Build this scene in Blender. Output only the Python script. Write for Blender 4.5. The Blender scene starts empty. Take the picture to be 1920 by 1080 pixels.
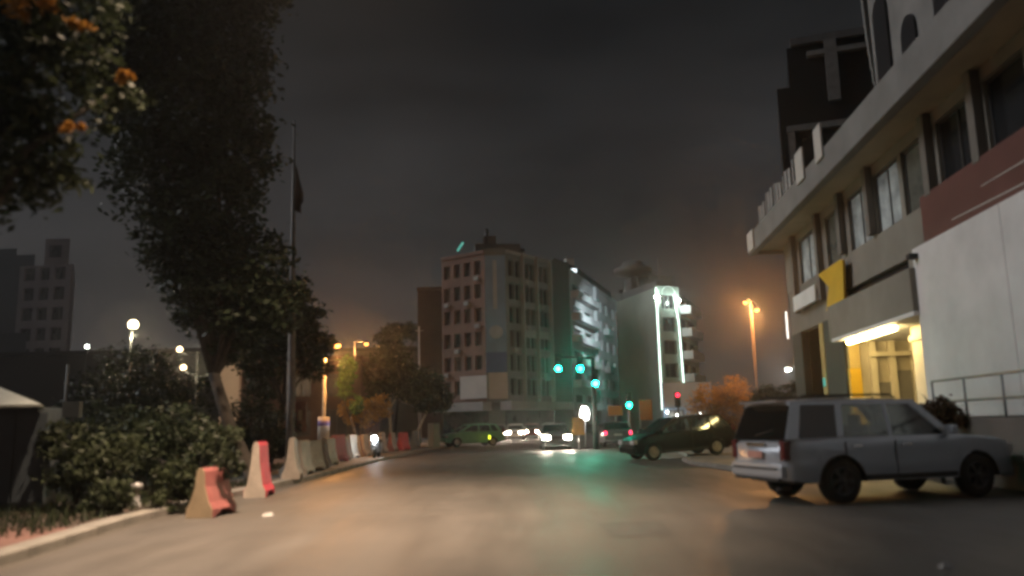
import bpy, bmesh, math, random
from mathutils import Vector, Matrix
R = math.radians
random.seed(11)
sc = bpy.context.scene
col = sc.collection

# ------------------------------------------------------------------ camera, sky, city light, exposure
cam_d = bpy.data.cameras.new("camera"); cam = bpy.data.objects.new("camera", cam_d); col.objects.link(cam)
cam_d.sensor_width = 36.0
cam_d.lens = 36.0 * 1507.0 / 1920.0
cam_d.clip_end = 3000
cam_d.dof.use_dof = True
cam_d.dof.focus_distance = 75.0
cam_d.dof.aperture_fstop = 0.44
CAM = Vector((0, 0, 1.45))
CAM_M = Matrix.Rotation(R(90 + 9.6), 4, 'X') @ Matrix.Rotation(R(-1.3), 4, 'Z')
cam.matrix_world = Matrix.Translation(CAM) @ CAM_M
sc.camera = cam

world = bpy.data.worlds.new("World"); sc.world = world; world.use_nodes = True
wn = world.node_tree.nodes; wl = world.node_tree.links; wn.clear()
w_out = wn.new("ShaderNodeOutputWorld")
w_tc = wn.new("ShaderNodeTexCoord")
w_sky = wn.new("ShaderNodeTexSky"); w_sky.sky_type = 'NISHITA'; w_sky.sun_disc = False
w_sky.sun_elevation = R(30); w_sky.sun_rotation = R(-80)
w_bg0 = wn.new("ShaderNodeBackground"); w_bg0.inputs[1].default_value = 0.0006
wl.new(w_sky.outputs[0], w_bg0.inputs[0])
# low night cloud lit from below by the town
w_map = wn.new("ShaderNodeMapping"); w_map.inputs['Scale'].default_value = (1.0, 1.0, 3.2)
w_no = wn.new("ShaderNodeTexNoise"); w_no.inputs['Scale'].default_value = 2.9; w_no.inputs['Detail'].default_value = 4.0
w_no.inputs['Roughness'].default_value = 0.5
w_sep = wn.new("ShaderNodeSeparateXYZ"); wl.new(w_tc.outputs['Generated'], w_sep.inputs[0])
w_el = wn.new("ShaderNodeMapRange"); w_el.inputs[1].default_value = 0.0; w_el.inputs[2].default_value = 0.62; wl.new(w_sep.outputs['Z'], w_el.inputs[0])
w_cr = wn.new("ShaderNodeValToRGB")        # town glow: brightest on the clouds near the horizon
cre = w_cr.color_ramp.elements
cre[0].position = 0.0; cre[0].color = (0.049, 0.044, 0.042, 1); cre[1].position = 1.0; cre[1].color = (0.0085, 0.0088, 0.0092, 1)
for p_, c_ in ((0.20, (0.043, 0.039, 0.037, 1)), (0.36, (0.030, 0.0285, 0.028, 1)), (0.52, (0.0265, 0.0260, 0.0262, 1)), (0.74, (0.0130, 0.0132, 0.0134, 1))): e_ = cre.new(p_); e_.color = c_
w_k = wn.new("ShaderNodeMapRange"); w_k.inputs[1].default_value = 0.3; w_k.inputs[2].default_value = 0.7; w_k.inputs[3].default_value = 0.60; w_k.inputs[4].default_value = 1.34
w_mul = wn.new("ShaderNodeMix"); w_mul.data_type = 'RGBA'; w_mul.blend_type = 'MULTIPLY'; w_mul.inputs[0].default_value = 1.0
wl.new(w_el.outputs[0], w_cr.inputs[0]); wl.new(w_no.outputs['Fac'], w_k.inputs[0]); wl.new(w_cr.outputs[0], w_mul.inputs[6]); wl.new(w_k.outputs[0], w_mul.inputs[7])
w_bg1 = wn.new("ShaderNodeBackground"); w_bg1.inputs[1].default_value = 0.85
w_add = wn.new("ShaderNodeAddShader")
wl.new(w_tc.outputs['Generated'], w_map.inputs[0]); wl.new(w_map.outputs[0], w_no.inputs['Vector'])
wl.new(w_mul.outputs[2], w_bg1.inputs[0])
wl.new(w_bg0.outputs[0], w_add.inputs[0]); wl.new(w_bg1.outputs[0], w_add.inputs[1]); wl.new(w_add.outputs[0], w_out.inputs[0])

sun_d = bpy.data.lights.new("sun", 'SUN'); sun_d.energy = 1.25; sun_d.angle = R(30); sun_d.color = (0.97, 0.97, 1.0)
sun = bpy.data.objects.new("sun", sun_d); col.objects.link(sun)
sun.rotation_euler = Vector((-math.cos(R(30)) * math.cos(R(8)), math.cos(R(30)) * math.sin(R(8)), math.sin(R(30)))).to_track_quat('Z', 'Y').to_euler()

sc.view_settings.view_transform = 'Standard'; sc.view_settings.look = 'None'
sc.view_settings.exposure = 0.0; sc.view_settings.gamma = 1.0; sc.view_settings.use_curve_mapping = False
sc.cycles.use_denoising = True
try: sc.cycles.denoiser = 'OPENIMAGEDENOISE'
except Exception: pass
sc.cycles.max_bounces = 3; sc.cycles.diffuse_bounces = 1; sc.cycles.glossy_bounces = 2
sc.cycles.use_adaptive_sampling = True; sc.cycles.adaptive_threshold = 0.03; sc.cycles.volume_bounces = 0
sc.cycles.transmission_bounces = 4; sc.cycles.transparent_max_bounces = 8
sc.cycles.sample_clamp_indirect = 4.0
sc.cycles.caustics_reflective = False; sc.cycles.caustics_refractive = False
sc.cycles.pixel_filter_type = 'BLACKMAN_HARRIS'; sc.cycles.filter_width = 3.0

# ------------------------------------------------------------------ helpers
def ray(px, py): return (CAM_M.to_3x3() @ Vector(((px - 960) / 1507.0, -(py - 540) / 1507.0, -1.0)))
def at(px, py, y):
    d = ray(px, py); return CAM + d * (y / d.y)
def gnd(px, py, z=0.0):
    d = ray(px, py); return CAM + d * ((z - CAM.z) / d.z)

class MB:
    def __init__(s): s.v = []; s.f = []; s.smooth = []
    def add(s, vs, fs, smooth=False):
        b = len(s.v); s.v += [tuple(p) for p in vs]
        for f in fs: s.f.append(tuple(b + i for i in f)); s.smooth.append(smooth)
        return s
    def hexa(s, p):
        return s.add(p, [(0, 3, 2, 1), (4, 5, 6, 7), (0, 1, 5, 4), (1, 2, 6, 5), (2, 3, 7, 6), (3, 0, 4, 7)])
    def box(s, c, d, rz=0.0, top=1.0):
        cx, cy, cz = c; x, y, z = d[0] / 2, d[1] / 2, d[2] / 2; co, si = math.cos(rz), math.sin(rz); p = []
        for zz, k in ((-z, 1.0), (z, top)):
            for a, b in ((-x, -y), (x, -y), (x, y), (-x, y)):
                a *= k; b *= k; p.append((cx + a * co - b * si, cy + a * si + b * co, cz + zz))
        return s.hexa(p)
    def bx(s, x0, x1, y0, y1, z0, z1):
        return s.box(((x0 + x1) / 2, (y0 + y1) / 2, (z0 + z1) / 2), (x1 - x0, y1 - y0, z1 - z0))
    def tube(s, pts, rad, n=8, cap=True):
        pts = [Vector(p) for p in pts]
        if not hasattr(rad, '__len__'): rad = [rad] * len(pts)
        vs = []; up = Vector((0, 0, 1))
        for i, p in enumerate(pts):
            t = (pts[min(i + 1, len(pts) - 1)] - pts[max(i - 1, 0)]).normalized()
            a = t.cross(up)
            if a.length < 1e-3: a = Vector((1, 0, 0))
            a.normalize(); b = t.cross(a).normalized()
            for k in range(n):
                an = 2 * math.pi * k / n; vs.append(p + (a * math.cos(an) + b * math.sin(an)) * rad[i])
        fs = []
        for i in range(len(pts) - 1):
            for k in range(n):
                k2 = (k + 1) % n; fs.append((i * n + k, i * n + k2, (i + 1) * n + k2, (i + 1) * n + k))
        s.add(vs, fs, True)
        if cap:
            b = len(s.v) - len(vs)
            s.f.append(tuple(b + k for k in range(n))[::-1]); s.smooth.append(False)
            b2 = b + (len(pts) - 1) * n; s.f.append(tuple(b2 + k for k in range(n))); s.smooth.append(False)
        return s
    def lathe(s, prof, n=20, axis='z', o=(0, 0, 0)):
        vs = []
        for r, h in prof:
            for k in range(n):
                a = 2 * math.pi * k / n; c, d = r * math.cos(a), r * math.sin(a)
                if axis == 'z': vs.append((o[0] + c, o[1] + d, o[2] + h))
                elif axis == 'y': vs.append((o[0] + c, o[1] + h, o[2] + d))
                else: vs.append((o[0] + h, o[1] + c, o[2] + d))
        fs = []
        for i in range(len(prof) - 1):
            for k in range(n):
                k2 = (k + 1) % n; fs.append((i * n + k, i * n + k2, (i + 1) * n + k2, (i + 1) * n + k))
        return s.add(vs, fs, True)
    def ball(s, c, r, n=12, sq=(1, 1, 1)):
        m = 8; vs = []; fs = []
        for i in range(m + 1):
            t = math.pi * i / m
            for k in range(n):
                a = 2 * math.pi * k / n
                vs.append((c[0] + r * sq[0] * math.sin(t) * math.cos(a), c[1] + r * sq[1] * math.sin(t) * math.sin(a), c[2] + r * sq[2] * math.cos(t)))
        for i in range(m):
            for k in range(n):
                k2 = (k + 1) % n; fs.append((i * n + k, (i + 1) * n + k, (i + 1) * n + k2, i * n + k2))
        return s.add(vs, fs, True)
    def prism(s, poly, y0, y1, plane='xz'):
        n = len(poly)
        if plane == 'xz': vs = [(a, y0, b) for a, b in poly] + [(a, y1, b) for a, b in poly]
        elif plane == 'yz': vs = [(y0, a, b) for a, b in poly] + [(y1, a, b) for a, b in poly]
        else: vs = [(a, b, y0) for a, b in poly] + [(a, b, y1) for a, b in poly]
        fs = [tuple(range(n)), tuple(range(2 * n - 1, n - 1, -1))] + [(i, i + n, (i + 1) % n + n, (i + 1) % n) for i in range(n)]
        return s.add(vs, fs)
    def mesh(s, name, m, bevel=0.0, fixn=True):
        me = bpy.data.meshes.new(name); me.from_pydata(s.v, [], s.f)
        me.polygons.foreach_set("use_smooth", s.smooth)
        if fixn or bevel:
            bm = bmesh.new(); bm.from_mesh(me)
            bmesh.ops.remove_doubles(bm, verts=bm.verts, dist=1e-5) if bevel else None
            bmesh.ops.recalc_face_normals(bm, faces=bm.faces)
            if bevel:
                es = [e for e in bm.edges if len(e.link_faces) == 2 and e.calc_face_angle(0) > 0.6]
                bmesh.ops.bevel(bm, geom=es, offset=bevel, segments=2, profile=0.6, affect='EDGES', clamp_overlap=True)
            bm.to_mesh(me); bm.free()
        if m: me.materials.append(m)
        me.update(); return me
    def build(s, name, m, parent=None, bevel=0.0, fixn=True):
        return place(name, s.mesh(name, m, bevel, fixn), parent)

def place(name, me, parent=None, loc=None, rz=0.0):
    o = bpy.data.objects.new(name, me); col.objects.link(o)
    if loc is not None: o.location = loc; o.rotation_euler = (0, 0, rz)
    if parent is not None:
        o.parent = parent
        w = parent.matrix_basis.copy(); q = parent.parent
        if q is not None: w = q.matrix_basis @ parent.matrix_parent_inverse @ w
        o.matrix_parent_inverse = w.inverted()
    return o
def tag(o, label=None, cat=None, group=None, kind=None):
    if label: o['label'] = label
    if cat: o['category'] = cat
    if group: o['group'] = group
    if kind: o['kind'] = kind
    return o
def thing(name, label, cat, loc=(0, 0, 0), rz=0.0, group=None):
    o = bpy.data.objects.new(name, None); col.objects.link(o); o.empty_display_size = 0.2
    o.location = loc; o.rotation_euler = (0, 0, rz)
    o.matrix_basis = Matrix.Translation(loc) @ Matrix.Rotation(rz, 4, 'Z')
    return tag(o, label, cat, group)
def copy_tree(o, parent=None):
    c = o.copy(); col.objects.link(c)
    if parent is not None: c.parent = parent
    for ch in list(o.children): copy_tree(ch, c)
    return c

# ------------------------------------------------------------------ materials
def mat(name, c, rough=0.7, metal=0.0, var=0.25, scale=3.0, bump=0.0, bscale=40.0, emit=None, es=0.0, spec=0.5, c2=None, coat=0.0, island=0.0):
    m = bpy.data.materials.new(name); m.use_nodes = True
    n = m.node_tree.nodes; l = m.node_tree.links; b = n["Principled BSDF"]
    b.inputs['Roughness'].default_value = rough; b.inputs['Metallic'].default_value = metal
    b.inputs['Specular IOR Level'].default_value = spec; b.inputs['Coat Weight'].default_value = coat
    tc = n.new("ShaderNodeTexCoord")
    no = n.new("ShaderNodeTexNoise"); no.inputs['Scale'].default_value = scale; no.inputs['Detail'].default_value = 6; no.inputs['Roughness'].default_value = 0.62
    l.new(tc.outputs['Object'], no.inputs['Vector'])
    mx = n.new("ShaderNodeMix"); mx.data_type = 'RGBA'
    d = c2 if c2 else tuple(v * (1 - var) for v in c)
    u = c if c2 else tuple(min(1, v * (1 + var * 0.6)) for v in c)
    mr = n.new("ShaderNodeMapRange"); mr.inputs[1].default_value = 0.3; mr.inputs[2].default_value = 0.7
    l.new(no.outputs['Fac'], mr.inputs[0]); l.new(mr.outputs[0], mx.inputs[0])
    mx.inputs[6].default_value = (*d, 1); mx.inputs[7].default_value = (*u, 1)
    outc = mx.outputs[2]
    if island:
        ge = n.new("ShaderNodeNewGeometry"); hs = n.new("ShaderNodeHueSaturation")
        r2 = n.new("ShaderNodeMapRange"); l.new(ge.outputs['Random Per Island'], r2.inputs[0])
        r2.inputs[3].default_value = 1 - island; r2.inputs[4].default_value = 1 + island
        l.new(r2.outputs[0], hs.inputs['Value']); l.new(outc, hs.inputs['Color']); outc = hs.outputs[0]
    l.new(outc, b.inputs['Base Color'])
    if bump:
        n2 = n.new("ShaderNodeTexNoise"); n2.inputs['Scale'].default_value = bscale; n2.inputs['Detail'].default_value = 4
        l.new(tc.outputs['Object'], n2.inputs['Vector'])
        bp = n.new("ShaderNodeBump"); bp.inputs['Strength'].default_value = bump; bp.inputs['Distance'].default_value = 0.02
        l.new(n2.outputs['Fac'], bp.inputs['Height']); l.new(bp.outputs[0], b.inputs['Normal'])
    if emit: b.inputs['Emission Color'].default_value = (*emit, 1); b.inputs['Emission Strength'].default_value = es
    return m
def glow(name, c, s):
    m = bpy.data.materials.new(name); m.use_nodes = True; n = m.node_tree.nodes; n.clear()
    e = n.new("ShaderNodeEmission"); e.inputs[0].default_value = (*c, 1); e.inputs[1].default_value = s
    o = n.new("ShaderNodeOutputMaterial"); m.node_tree.links.new(e.outputs[0], o.inputs[0]); return m
def leafmat(name, c, c2, tr=0.25):
    m = mat(name, c, 0.55, var=0.0, scale=0.9, c2=c2, island=0.45, spec=0.3)
    n = m.node_tree.nodes; l = m.node_tree.links; b = n["Principled BSDF"]; out = n["Material Output"]
    t = n.new("ShaderNodeBsdfTranslucent"); ms = n.new("ShaderNodeMixShader"); ms.inputs[0].default_value = tr
    l.new(b.inputs['Base Color'].links[0].from_socket, t.inputs[0])
    l.new(b.outputs[0], ms.inputs[1]); l.new(t.outputs[0], ms.inputs[2]); l.new(ms.outputs[0], out.inputs[0]); return m
def glassmat(name, c, mixf):
    m = bpy.data.materials.new(name); m.use_nodes = True; n = m.node_tree.nodes; l = m.node_tree.links; n.clear()
    t = n.new("ShaderNodeBsdfTransparent"); t.inputs[0].default_value = (*c, 1)
    g = n.new("ShaderNodeBsdfGlossy"); g.inputs['Roughness'].default_value = 0.05; g.inputs[0].default_value = (0.9, 0.95, 1, 1)
    fr = n.new("ShaderNodeFresnel"); fr.inputs[0].default_value = 1.5
    ms = n.new("ShaderNodeMixShader"); o = n.new("ShaderNodeOutputMaterial")
    l.new(fr.outputs[0], ms.inputs[0]); l.new(t.outputs[0], ms.inputs[1]); l.new(g.outputs[0], ms.inputs[2]); l.new(ms.outputs[0], o.inputs[0]); return m
def litpane(name, c, s, scale, c2):
    """a lit or curtained window: dull panes with something pale behind"""
    m = mat(name, c, 0.25, scale=scale, c2=c2)
    n = m.node_tree.nodes; l = m.node_tree.links; b = n["Principled BSDF"]
    l.new(b.inputs['Base Color'].links[0].from_socket, b.inputs['Emission Color']); b.inputs['Emission Strength'].default_value = s
    return m

M = {}
def road_material():
    m = mat("asphalt", (0.120, 0.108, 0.094), 0.5, scale=0.35, c2=(0.085, 0.078, 0.069), bump=0.25, bscale=90)
    n = m.node_tree.nodes; l = m.node_tree.links; b = n["Principled BSDF"]; tc = [x for x in n if x.type == 'TEX_COORD'][0]
    mp = n.new("ShaderNodeMapping"); mp.inputs['Scale'].default_value = (0.9, 0.13, 1); l.new(tc.outputs['Object'], mp.inputs[0])
    no = n.new("ShaderNodeTexNoise"); no.inputs['Scale'].default_value = 1.6; no.inputs['Detail'].default_value = 5; l.new(mp.outputs[0], no.inputs['Vector'])
    mr = n.new("ShaderNodeMapRange"); mr.inputs[1].default_value = 0.3; mr.inputs[2].default_value = 0.7; mr.inputs[3].default_value = 0.46; mr.inputs[4].default_value = 0.66
    l.new(no.outputs['Fac'], mr.inputs[0]); l.new(mr.outputs[0], b.inputs['Roughness'])
    # tyre-worn lanes and patched tar
    src = b.inputs['Base Color'].links[0].from_socket
    mx = n.new("ShaderNodeMix"); mx.data_type = 'RGBA'; mx.blend_type = 'MULTIPLY'
    cr = n.new("ShaderNodeMapRange"); cr.inputs[1].default_value = 0.35; cr.inputs[2].default_value = 0.65; cr.inputs[3].default_value = 0.88; cr.inputs[4].default_value = 1.08
    l.new(no.outputs['Fac'], cr.inputs[0]); cc = n.new("ShaderNodeCombineColor")
    for i in range(3): l.new(cr.outputs[0], cc.inputs[i])
    mx.inputs[0].default_value = 1.0; l.new(src, mx.inputs[6]); l.new(cc.outputs[0], mx.inputs[7]); l.new(mx.outputs[2], b.inputs['Base Color'])
    return m
M['road'] = road_material()
M['patch'] = mat("tar_patch", (0.085, 0.080, 0.073), 0.6, scale=3.0, var=0.2, bump=0.3, bscale=60)
M['earth'] = mat("earth", (0.085, 0.06, 0.045), 0.95, scale=1.5, bump=0.6, bscale=12)
M['kerb'] = mat("kerb_concrete", (0.25, 0.235, 0.205), 0.85, scale=2.0, var=0.3, bump=0.3)
M['paving'] = mat("paving", (0.22, 0.19, 0.15), 0.85, scale=1.0, var=0.3, bump=0.2)
M['redpave'] = mat("red_paving", (0.17, 0.09, 0.07), 0.85, scale=2.0, var=0.35, bump=0.3)
M['render'] = mat("grey_render", (0.24, 0.225, 0.19), 0.85, scale=0.5, var=0.22, bump=0.15)
M['concrete'] = mat("cornice_concrete", (0.20, 0.198, 0.19), 0.85, scale=0.6, var=0.25, bump=0.15)
M['soffit'] = mat("soffit_plaster", (0.45, 0.36, 0.25), 0.8, scale=0.4, var=0.25)
M['darkstone'] = mat("dark_stone", (0.036, 0.032, 0.028), 0.7, scale=1.2, var=0.3)
M['column'] = mat("facade_column", (0.17, 0.155, 0.135), 0.8, scale=1.0, var=0.2)
M['white_panel'] = mat("white_panel", (0.78, 0.775, 0.765), 0.55, scale=0.6, var=0.16)
M['redband'] = mat("red_fascia", (0.15, 0.062, 0.054), 0.5, scale=0.7, var=0.2)
M['cream'] = mat("cream_plaster", (0.50, 0.43, 0.31), 0.75, scale=0.8, var=0.2)
M['creampillar'] = mat("cream_pillar", (0.66, 0.58, 0.42), 0.6, scale=1.5, var=0.15)
M['yellow'] = mat("yellow_board", (0.72, 0.44, 0.02), 0.45, scale=1.5, var=0.12)
M['yellowcream'] = mat("yellow_cream", (0.46, 0.33, 0.10), 0.6, scale=1.5, var=0.15)
M['frame'] = mat("dark_frame", (0.05, 0.05, 0.05), 0.5)
M['palemetal'] = mat("pale_metal", (0.5, 0.5, 0.49), 0.45, 0.3)
M['rail'] = mat("grey_rail", (0.22, 0.24, 0.25), 0.45, 0.5)
M['pane'] = mat("dark_pane", (0.018, 0.02, 0.022), 0.12, scale=0.7, var=0.5)
M['panebrown'] = mat("brown_pane", (0.03, 0.018, 0.014), 0.3, scale=0.5, var=0.5)
M['lit1'] = litpane("dim_lit_pane", (0.34, 0.37, 0.36), 0.36, 1.3, (0.10, 0.11, 0.11))
M['lit2'] = litpane("curtain_pane", (0.14, 0.145, 0.12), 0.10, 1.5, (0.05, 0.052, 0.045))
M['black'] = mat("black_cladding", (0.012, 0.012, 0.013), 0.4)
M['darkgrey'] = mat("dark_grey", (0.10, 0.10, 0.10), 0.7)
M['brownwall'] = mat("warm_wall", (0.205, 0.122, 0.095), 0.9, scale=0.3, var=0.25)
M['greywall'] = mat("grey_wall", (0.18, 0.205, 0.20), 0.9, scale=0.3, var=0.25)
M['fin'] = mat("pale_fin", (0.30, 0.31, 0.30), 0.8, scale=0.4, var=0.2)
M['bluewall'] = mat("pale_blue_wall", (0.55, 0.59, 0.61), 0.9, scale=0.25, var=0.3)
M['shopwall'] = mat("pale_shop_wall", (0.30, 0.42, 0.58), 0.85, scale=0.6, var=0.2)
M['greenwall'] = mat("grey_green_wall", (0.30, 0.38, 0.33), 0.9, scale=0.2, var=0.25)
M['towerwall'] = mat("lilac_tower_wall", (0.26, 0.24, 0.26), 0.9, scale=0.2, var=0.2)
M['navywall'] = mat("slate_wall", (0.05, 0.065, 0.08), 0.9, scale=0.3, var=0.2)
M['maroon'] = mat("maroon_wall", (0.12, 0.075, 0.06), 0.9, scale=0.5, var=0.3)
M['banner'] = mat("banner_cloth", (0.20, 0.33, 0.50), 0.7, scale=0.3, var=0.25)
M['bannerdeep'] = mat("banner_deep_blue", (0.10, 0.15, 0.36), 0.7, scale=0.3, var=0.15)
M['bannerpale'] = mat("banner_pale", (0.40, 0.47, 0.52), 0.7, scale=0.5, var=0.2)
M['hoard'] = mat("pale_hoarding", (0.52, 0.50, 0.46), 0.7, scale=0.4, var=0.15)
M['pole'] = mat("grey_pole", (0.33, 0.32, 0.30), 0.6, 0.2, scale=3)
M['rustpole'] = mat("rust_pole", (0.10, 0.065, 0.05), 0.8)
M['flagpole'] = mat("flag_pole_paint", (0.16, 0.155, 0.15), 0.6, 0.2, scale=3)
M['darkpole'] = mat("dark_pole", (0.045, 0.05, 0.05), 0.5, 0.3)
M['white_plastic'] = mat("white_barrier_plastic", (0.46, 0.40, 0.34), 0.6, scale=3.0, var=0.3, bump=0.15, bscale=12)
M['cream_plastic'] = mat("cream_barrier_plastic", (0.52, 0.40, 0.26), 0.6, scale=3.0, var=0.2)
M['red_plastic'] = mat("red_barrier_plastic", (0.58, 0.045, 0.075), 0.55, scale=3.0, var=0.25)
M['fadedred'] = mat("faded_red_plastic", (0.36, 0.12, 0.11), 0.6, scale=2.5, var=0.25)
M['bark'] = mat("bark", (0.06, 0.05, 0.04), 0.95, scale=6, var=0.4, bump=0.6, bscale=25)
M['palebark'] = mat("whitewashed_bark", (0.50, 0.46, 0.36), 0.9, scale=5, var=0.3, bump=0.3)
M['leaf'] = leafmat("leaf_dark", (0.036, 0.050, 0.024), (0.018, 0.027, 0.012))
M['leaf2'] = leafmat("leaf_mid", (0.054, 0.068, 0.031), (0.026, 0.035, 0.017))
M['leaf3'] = leafmat("leaf_green", (0.085, 0.17, 0.035), (0.05, 0.105, 0.025), 0.35)
M['leaflamplit'] = leafmat("leaf_lamplit", (0.62, 0.33, 0.05), (0.40, 0.19, 0.03), 0.35)  # green bushes: the street lamps' orange light is put into the leaf colour
M['leafdry'] = leafmat("leaf_dry", (0.10, 0.055, 0.03), (0.05, 0.03, 0.018))
M['leaflampfleck'] = leafmat("leaf_lamp_fleck", (0.5, 0.24, 0.04), (0.3, 0.15, 0.03), 0.3)  # warm lamp light catching the leaves, put into their colour
M['tyre'] = mat("tyre", (0.014, 0.014, 0.014), 0.85)
M['rim'] = mat("rim", (0.42, 0.42, 0.42), 0.35, 0.7)
M['rimdark'] = mat("dark_rim", (0.08, 0.08, 0.085), 0.4, 0.6)
M['rimpale'] = mat("pale_rim", (0.62, 0.58, 0.5), 0.4, 0.25)
M['silver'] = mat("silver_paint", (0.36, 0.40, 0.45), 0.30, 0.3, var=0.06, scale=1.2, coat=0.5)
M['blackpaint'] = mat("black_paint", (0.007, 0.0075, 0.009), 0.42, 0.0, var=0.2, coat=0.0, spec=0.15)
M['greenpaint'] = mat("green_paint", (0.16, 0.42, 0.27), 0.35, 0.0, var=0.1, coat=0.4)
M['greypaint'] = mat("grey_paint", (0.12, 0.12, 0.13), 0.3, 0.3, var=0.1, coat=0.5)
M['whitepaint'] = mat("white_paint", (0.6, 0.58, 0.55), 0.35, 0.0, var=0.08, coat=0.5)
M['redpaint'] = mat("dark_red_paint", (0.14, 0.02, 0.02), 0.35, 0.0, var=0.1, coat=0.5)
M['trim'] = mat("black_trim", (0.02, 0.02, 0.021), 0.6)
M['glass'] = glassmat("tinted_glass", (0.74, 0.77, 0.72), 0.3)
M['glassdark'] = glassmat("privacy_glass", (0.05, 0.055, 0.05), 0.3)
M['seat'] = mat("seat_cloth", (0.03, 0.03, 0.03), 0.9)
M['redlens'] = mat("red_lens", (0.10, 0.008, 0.012), 0.15, var=0.15, coat=0.6)
M['clearlens'] = mat("clear_lens", (0.62, 0.62, 0.62), 0.1, 0.3, var=0.1)
M['plate'] = mat("number_plate", (0.66, 0.60, 0.56), 0.5, var=0.1)
M['platered'] = mat("red_plate", (0.42, 0.22, 0.19), 0.5, var=0.1)
M['chrome'] = mat("chrome", (0.75, 0.75, 0.75), 0.15, 1.0)
M['orangeboard'] = mat("orange_board", (0.85, 0.30, 0.03), 0.5, var=0.12, emit=(1, 0.34, 0.03), es=0.0)
M['slate'] = mat("slate_shutter", (0.10, 0.125, 0.145), 0.6, var=0.25, scale=1.2)
M['awningwhite'] = mat("awning_white", (0.5, 0.53, 0.48), 0.7, var=0.15)
M['awninggreen'] = mat("awning_green", (0.05, 0.085, 0.06), 0.7, var=0.15)
M['signred'] = mat("sign_red", (0.22, 0.085, 0.06), 0.6, var=0.25, scale=4)
M['paper'] = mat("paper", (0.42, 0.41, 0.39), 0.8)
M['violet'] = mat("violet_poster", (0.22, 0.17, 0.45), 0.7)
M['flag'] = mat("dark_flag", (0.03, 0.012, 0.012), 0.8)
E_orange = glow("sodium_lamp", (1.0, 0.36, 0.075), 7)
E_warm = glow("warm_white_lamp", (1.0, 0.80, 0.46), 14)
E_white = glow("white_lamp", (0.92, 1.0, 0.95), 60)
E_led = glow("led_strip", (0.80, 1.0, 0.88), 4.5)
E_flood = glow("flood_lamp", (0.85, 1.0, 0.93), 260)
E_tube = glow("fluorescent_tube", (1.0, 0.74, 0.30), 62)
E_green = glow("green_signal", (0.0010, 1.0, 0.60), 600)
E_green2 = glow("green_signal_dim", (0.005, 1.0, 0.58), 180)
E_red = glow("red_signal", (1.0, 0.03, 0.06), 5)
E_head = glow("headlamp", (1.0, 0.86, 0.70), 330)
E_head2 = glow("headlamp_dim", (1.0, 0.80, 0.62), 140)
E_tail = glow("tail_lamp", (1.0, 0.03, 0.09), 5.0)
E_amber = glow("amber_lamp", (0.9, 1.0, 0.05), 3.0)
E_whitesign = glow("white_sign", (1.0, 0.97, 0.9), 22.0)
E_small = glow("small_lamp", (0.95, 1.0, 0.92), 30)
E_teal = glow("teal_strip", (0.15, 0.62, 0.5), 0.7)

def lamp_light(p, c, power, r=0.12, drop=0.32):
    d = bpy.data.lights.new("lamp_light", 'POINT'); d.energy = power; d.color = c; d.shadow_soft_size = r
    o = bpy.data.objects.new("lamp_light", d); col.objects.link(o); o.location = (p[0], p[1], p[2] - drop); return o
# ------------------------------------------------------------------ ground, road, pavements
def sheet(name, pts, z, m, kind='structure', thick=0.0):
    mb = MB()
    if thick: mb.prism([(x, y) for x, y in pts], z - thick, z, 'xy')
    else: mb.add([(x, y, z) for x, y in pts], [tuple(range(len(pts)))])
    return tag(mb.build(name, m), kind=kind)
sheet("ground", [(-900, -60), (900, -60), (900, 1500), (-900, 1500)], -0.03, M['earth'])
sheet("road", [(-40, -30), (40, -30), (60, 160), (-60, 160)], 0.0, M['road'])
KL = [(-5.3, -2), (-5.5, 3), (-5.75, 9), (-6.15, 13), (-6.2, 18), (-5.85, 24), (-5.8, 35), (-5.4, 46), (-4.8, 57), (-3.6, 70)]
def kx(y):
    for (x0, y0), (x1, y1) in zip(KL, KL[1:]):
        if y0 <= y <= y1: return x0 + (x1 - x0) * (y - y0) / (y1 - y0)
    return KL[-1][0]
bed = sheet("planting_bed", [(x - 0.34, y) for x, y in KL] + [(-60, 70), (-60, -2)], 0.10, M['earth'], thick=0.12)
sheet("footpath", [(kx(y) - 0.36, y) for y in (22, 28, 35, 46, 57, 69)] + [(-9.5, 69), (-8.6, 46), (-8.4, 22)], 0.112, M['paving'])
sheet("paved_corner", [(kx(y) - 0.36, y) for y in (2, 6, 9, 12)] + [(-9.6, 12.6), (-14, 12), (-14, 2)], 0.113, M['redpave'])
# kerb stones, one by one
def kerb_line(name, line, w=0.34, h=0.13, step=1.0, side=-1, y_to=999):
    root = None; y = line[0][1]; first = MB()
    pts = []
    for (x0, y0), (x1, y1) in zip(line, line[1:]):
        n = max(1, int(math.hypot(x1 - x0, y1 - y0) / step))
        for i in range(n): pts.append((x0 + (x1 - x0) * i / n, y0 + (y1 - y0) * i / n))
    pts.append(line[-1]); stones = []
    root = bpy.data.objects.new(name, None); col.objects.link(root); tag(root, kind='structure')
    for (x0, y0), (x1, y1) in zip(pts, pts[1:]):
        d = Vector((x1 - x0, y1 - y0)); L = d.length; a = math.atan2(d.y, d.x)
        nx = Vector((-d.y, d.x)).normalized() * (w / 2) * (1 if side < 0 else -1)
        mb = MB().box((0, 0, h / 2 - 0.03), (L - 0.016, w, h + 0.06))
        me = mb.mesh("kerb_stone", M['kerb'], bevel=0.018)
        o = place("kerb_stone", me, root, ((x0 + x1) / 2 + nx.x, (y0 + y1) / 2 + nx.y, random.uniform(-0.006, 0.006)), a + random.uniform(-0.006, 0.006))
    return root
kerb_line("kerb", KL)
PR = [(6.35, 21.2), (6.15, 23.5), (5.75, 27), (5.95, 29.4), (6.6, 31.2), (7.2, 36), (8.6, 48), (10.5, 62)]
kerb_line("kerb", PR, w=0.3, h=0.13, side=1)
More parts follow.
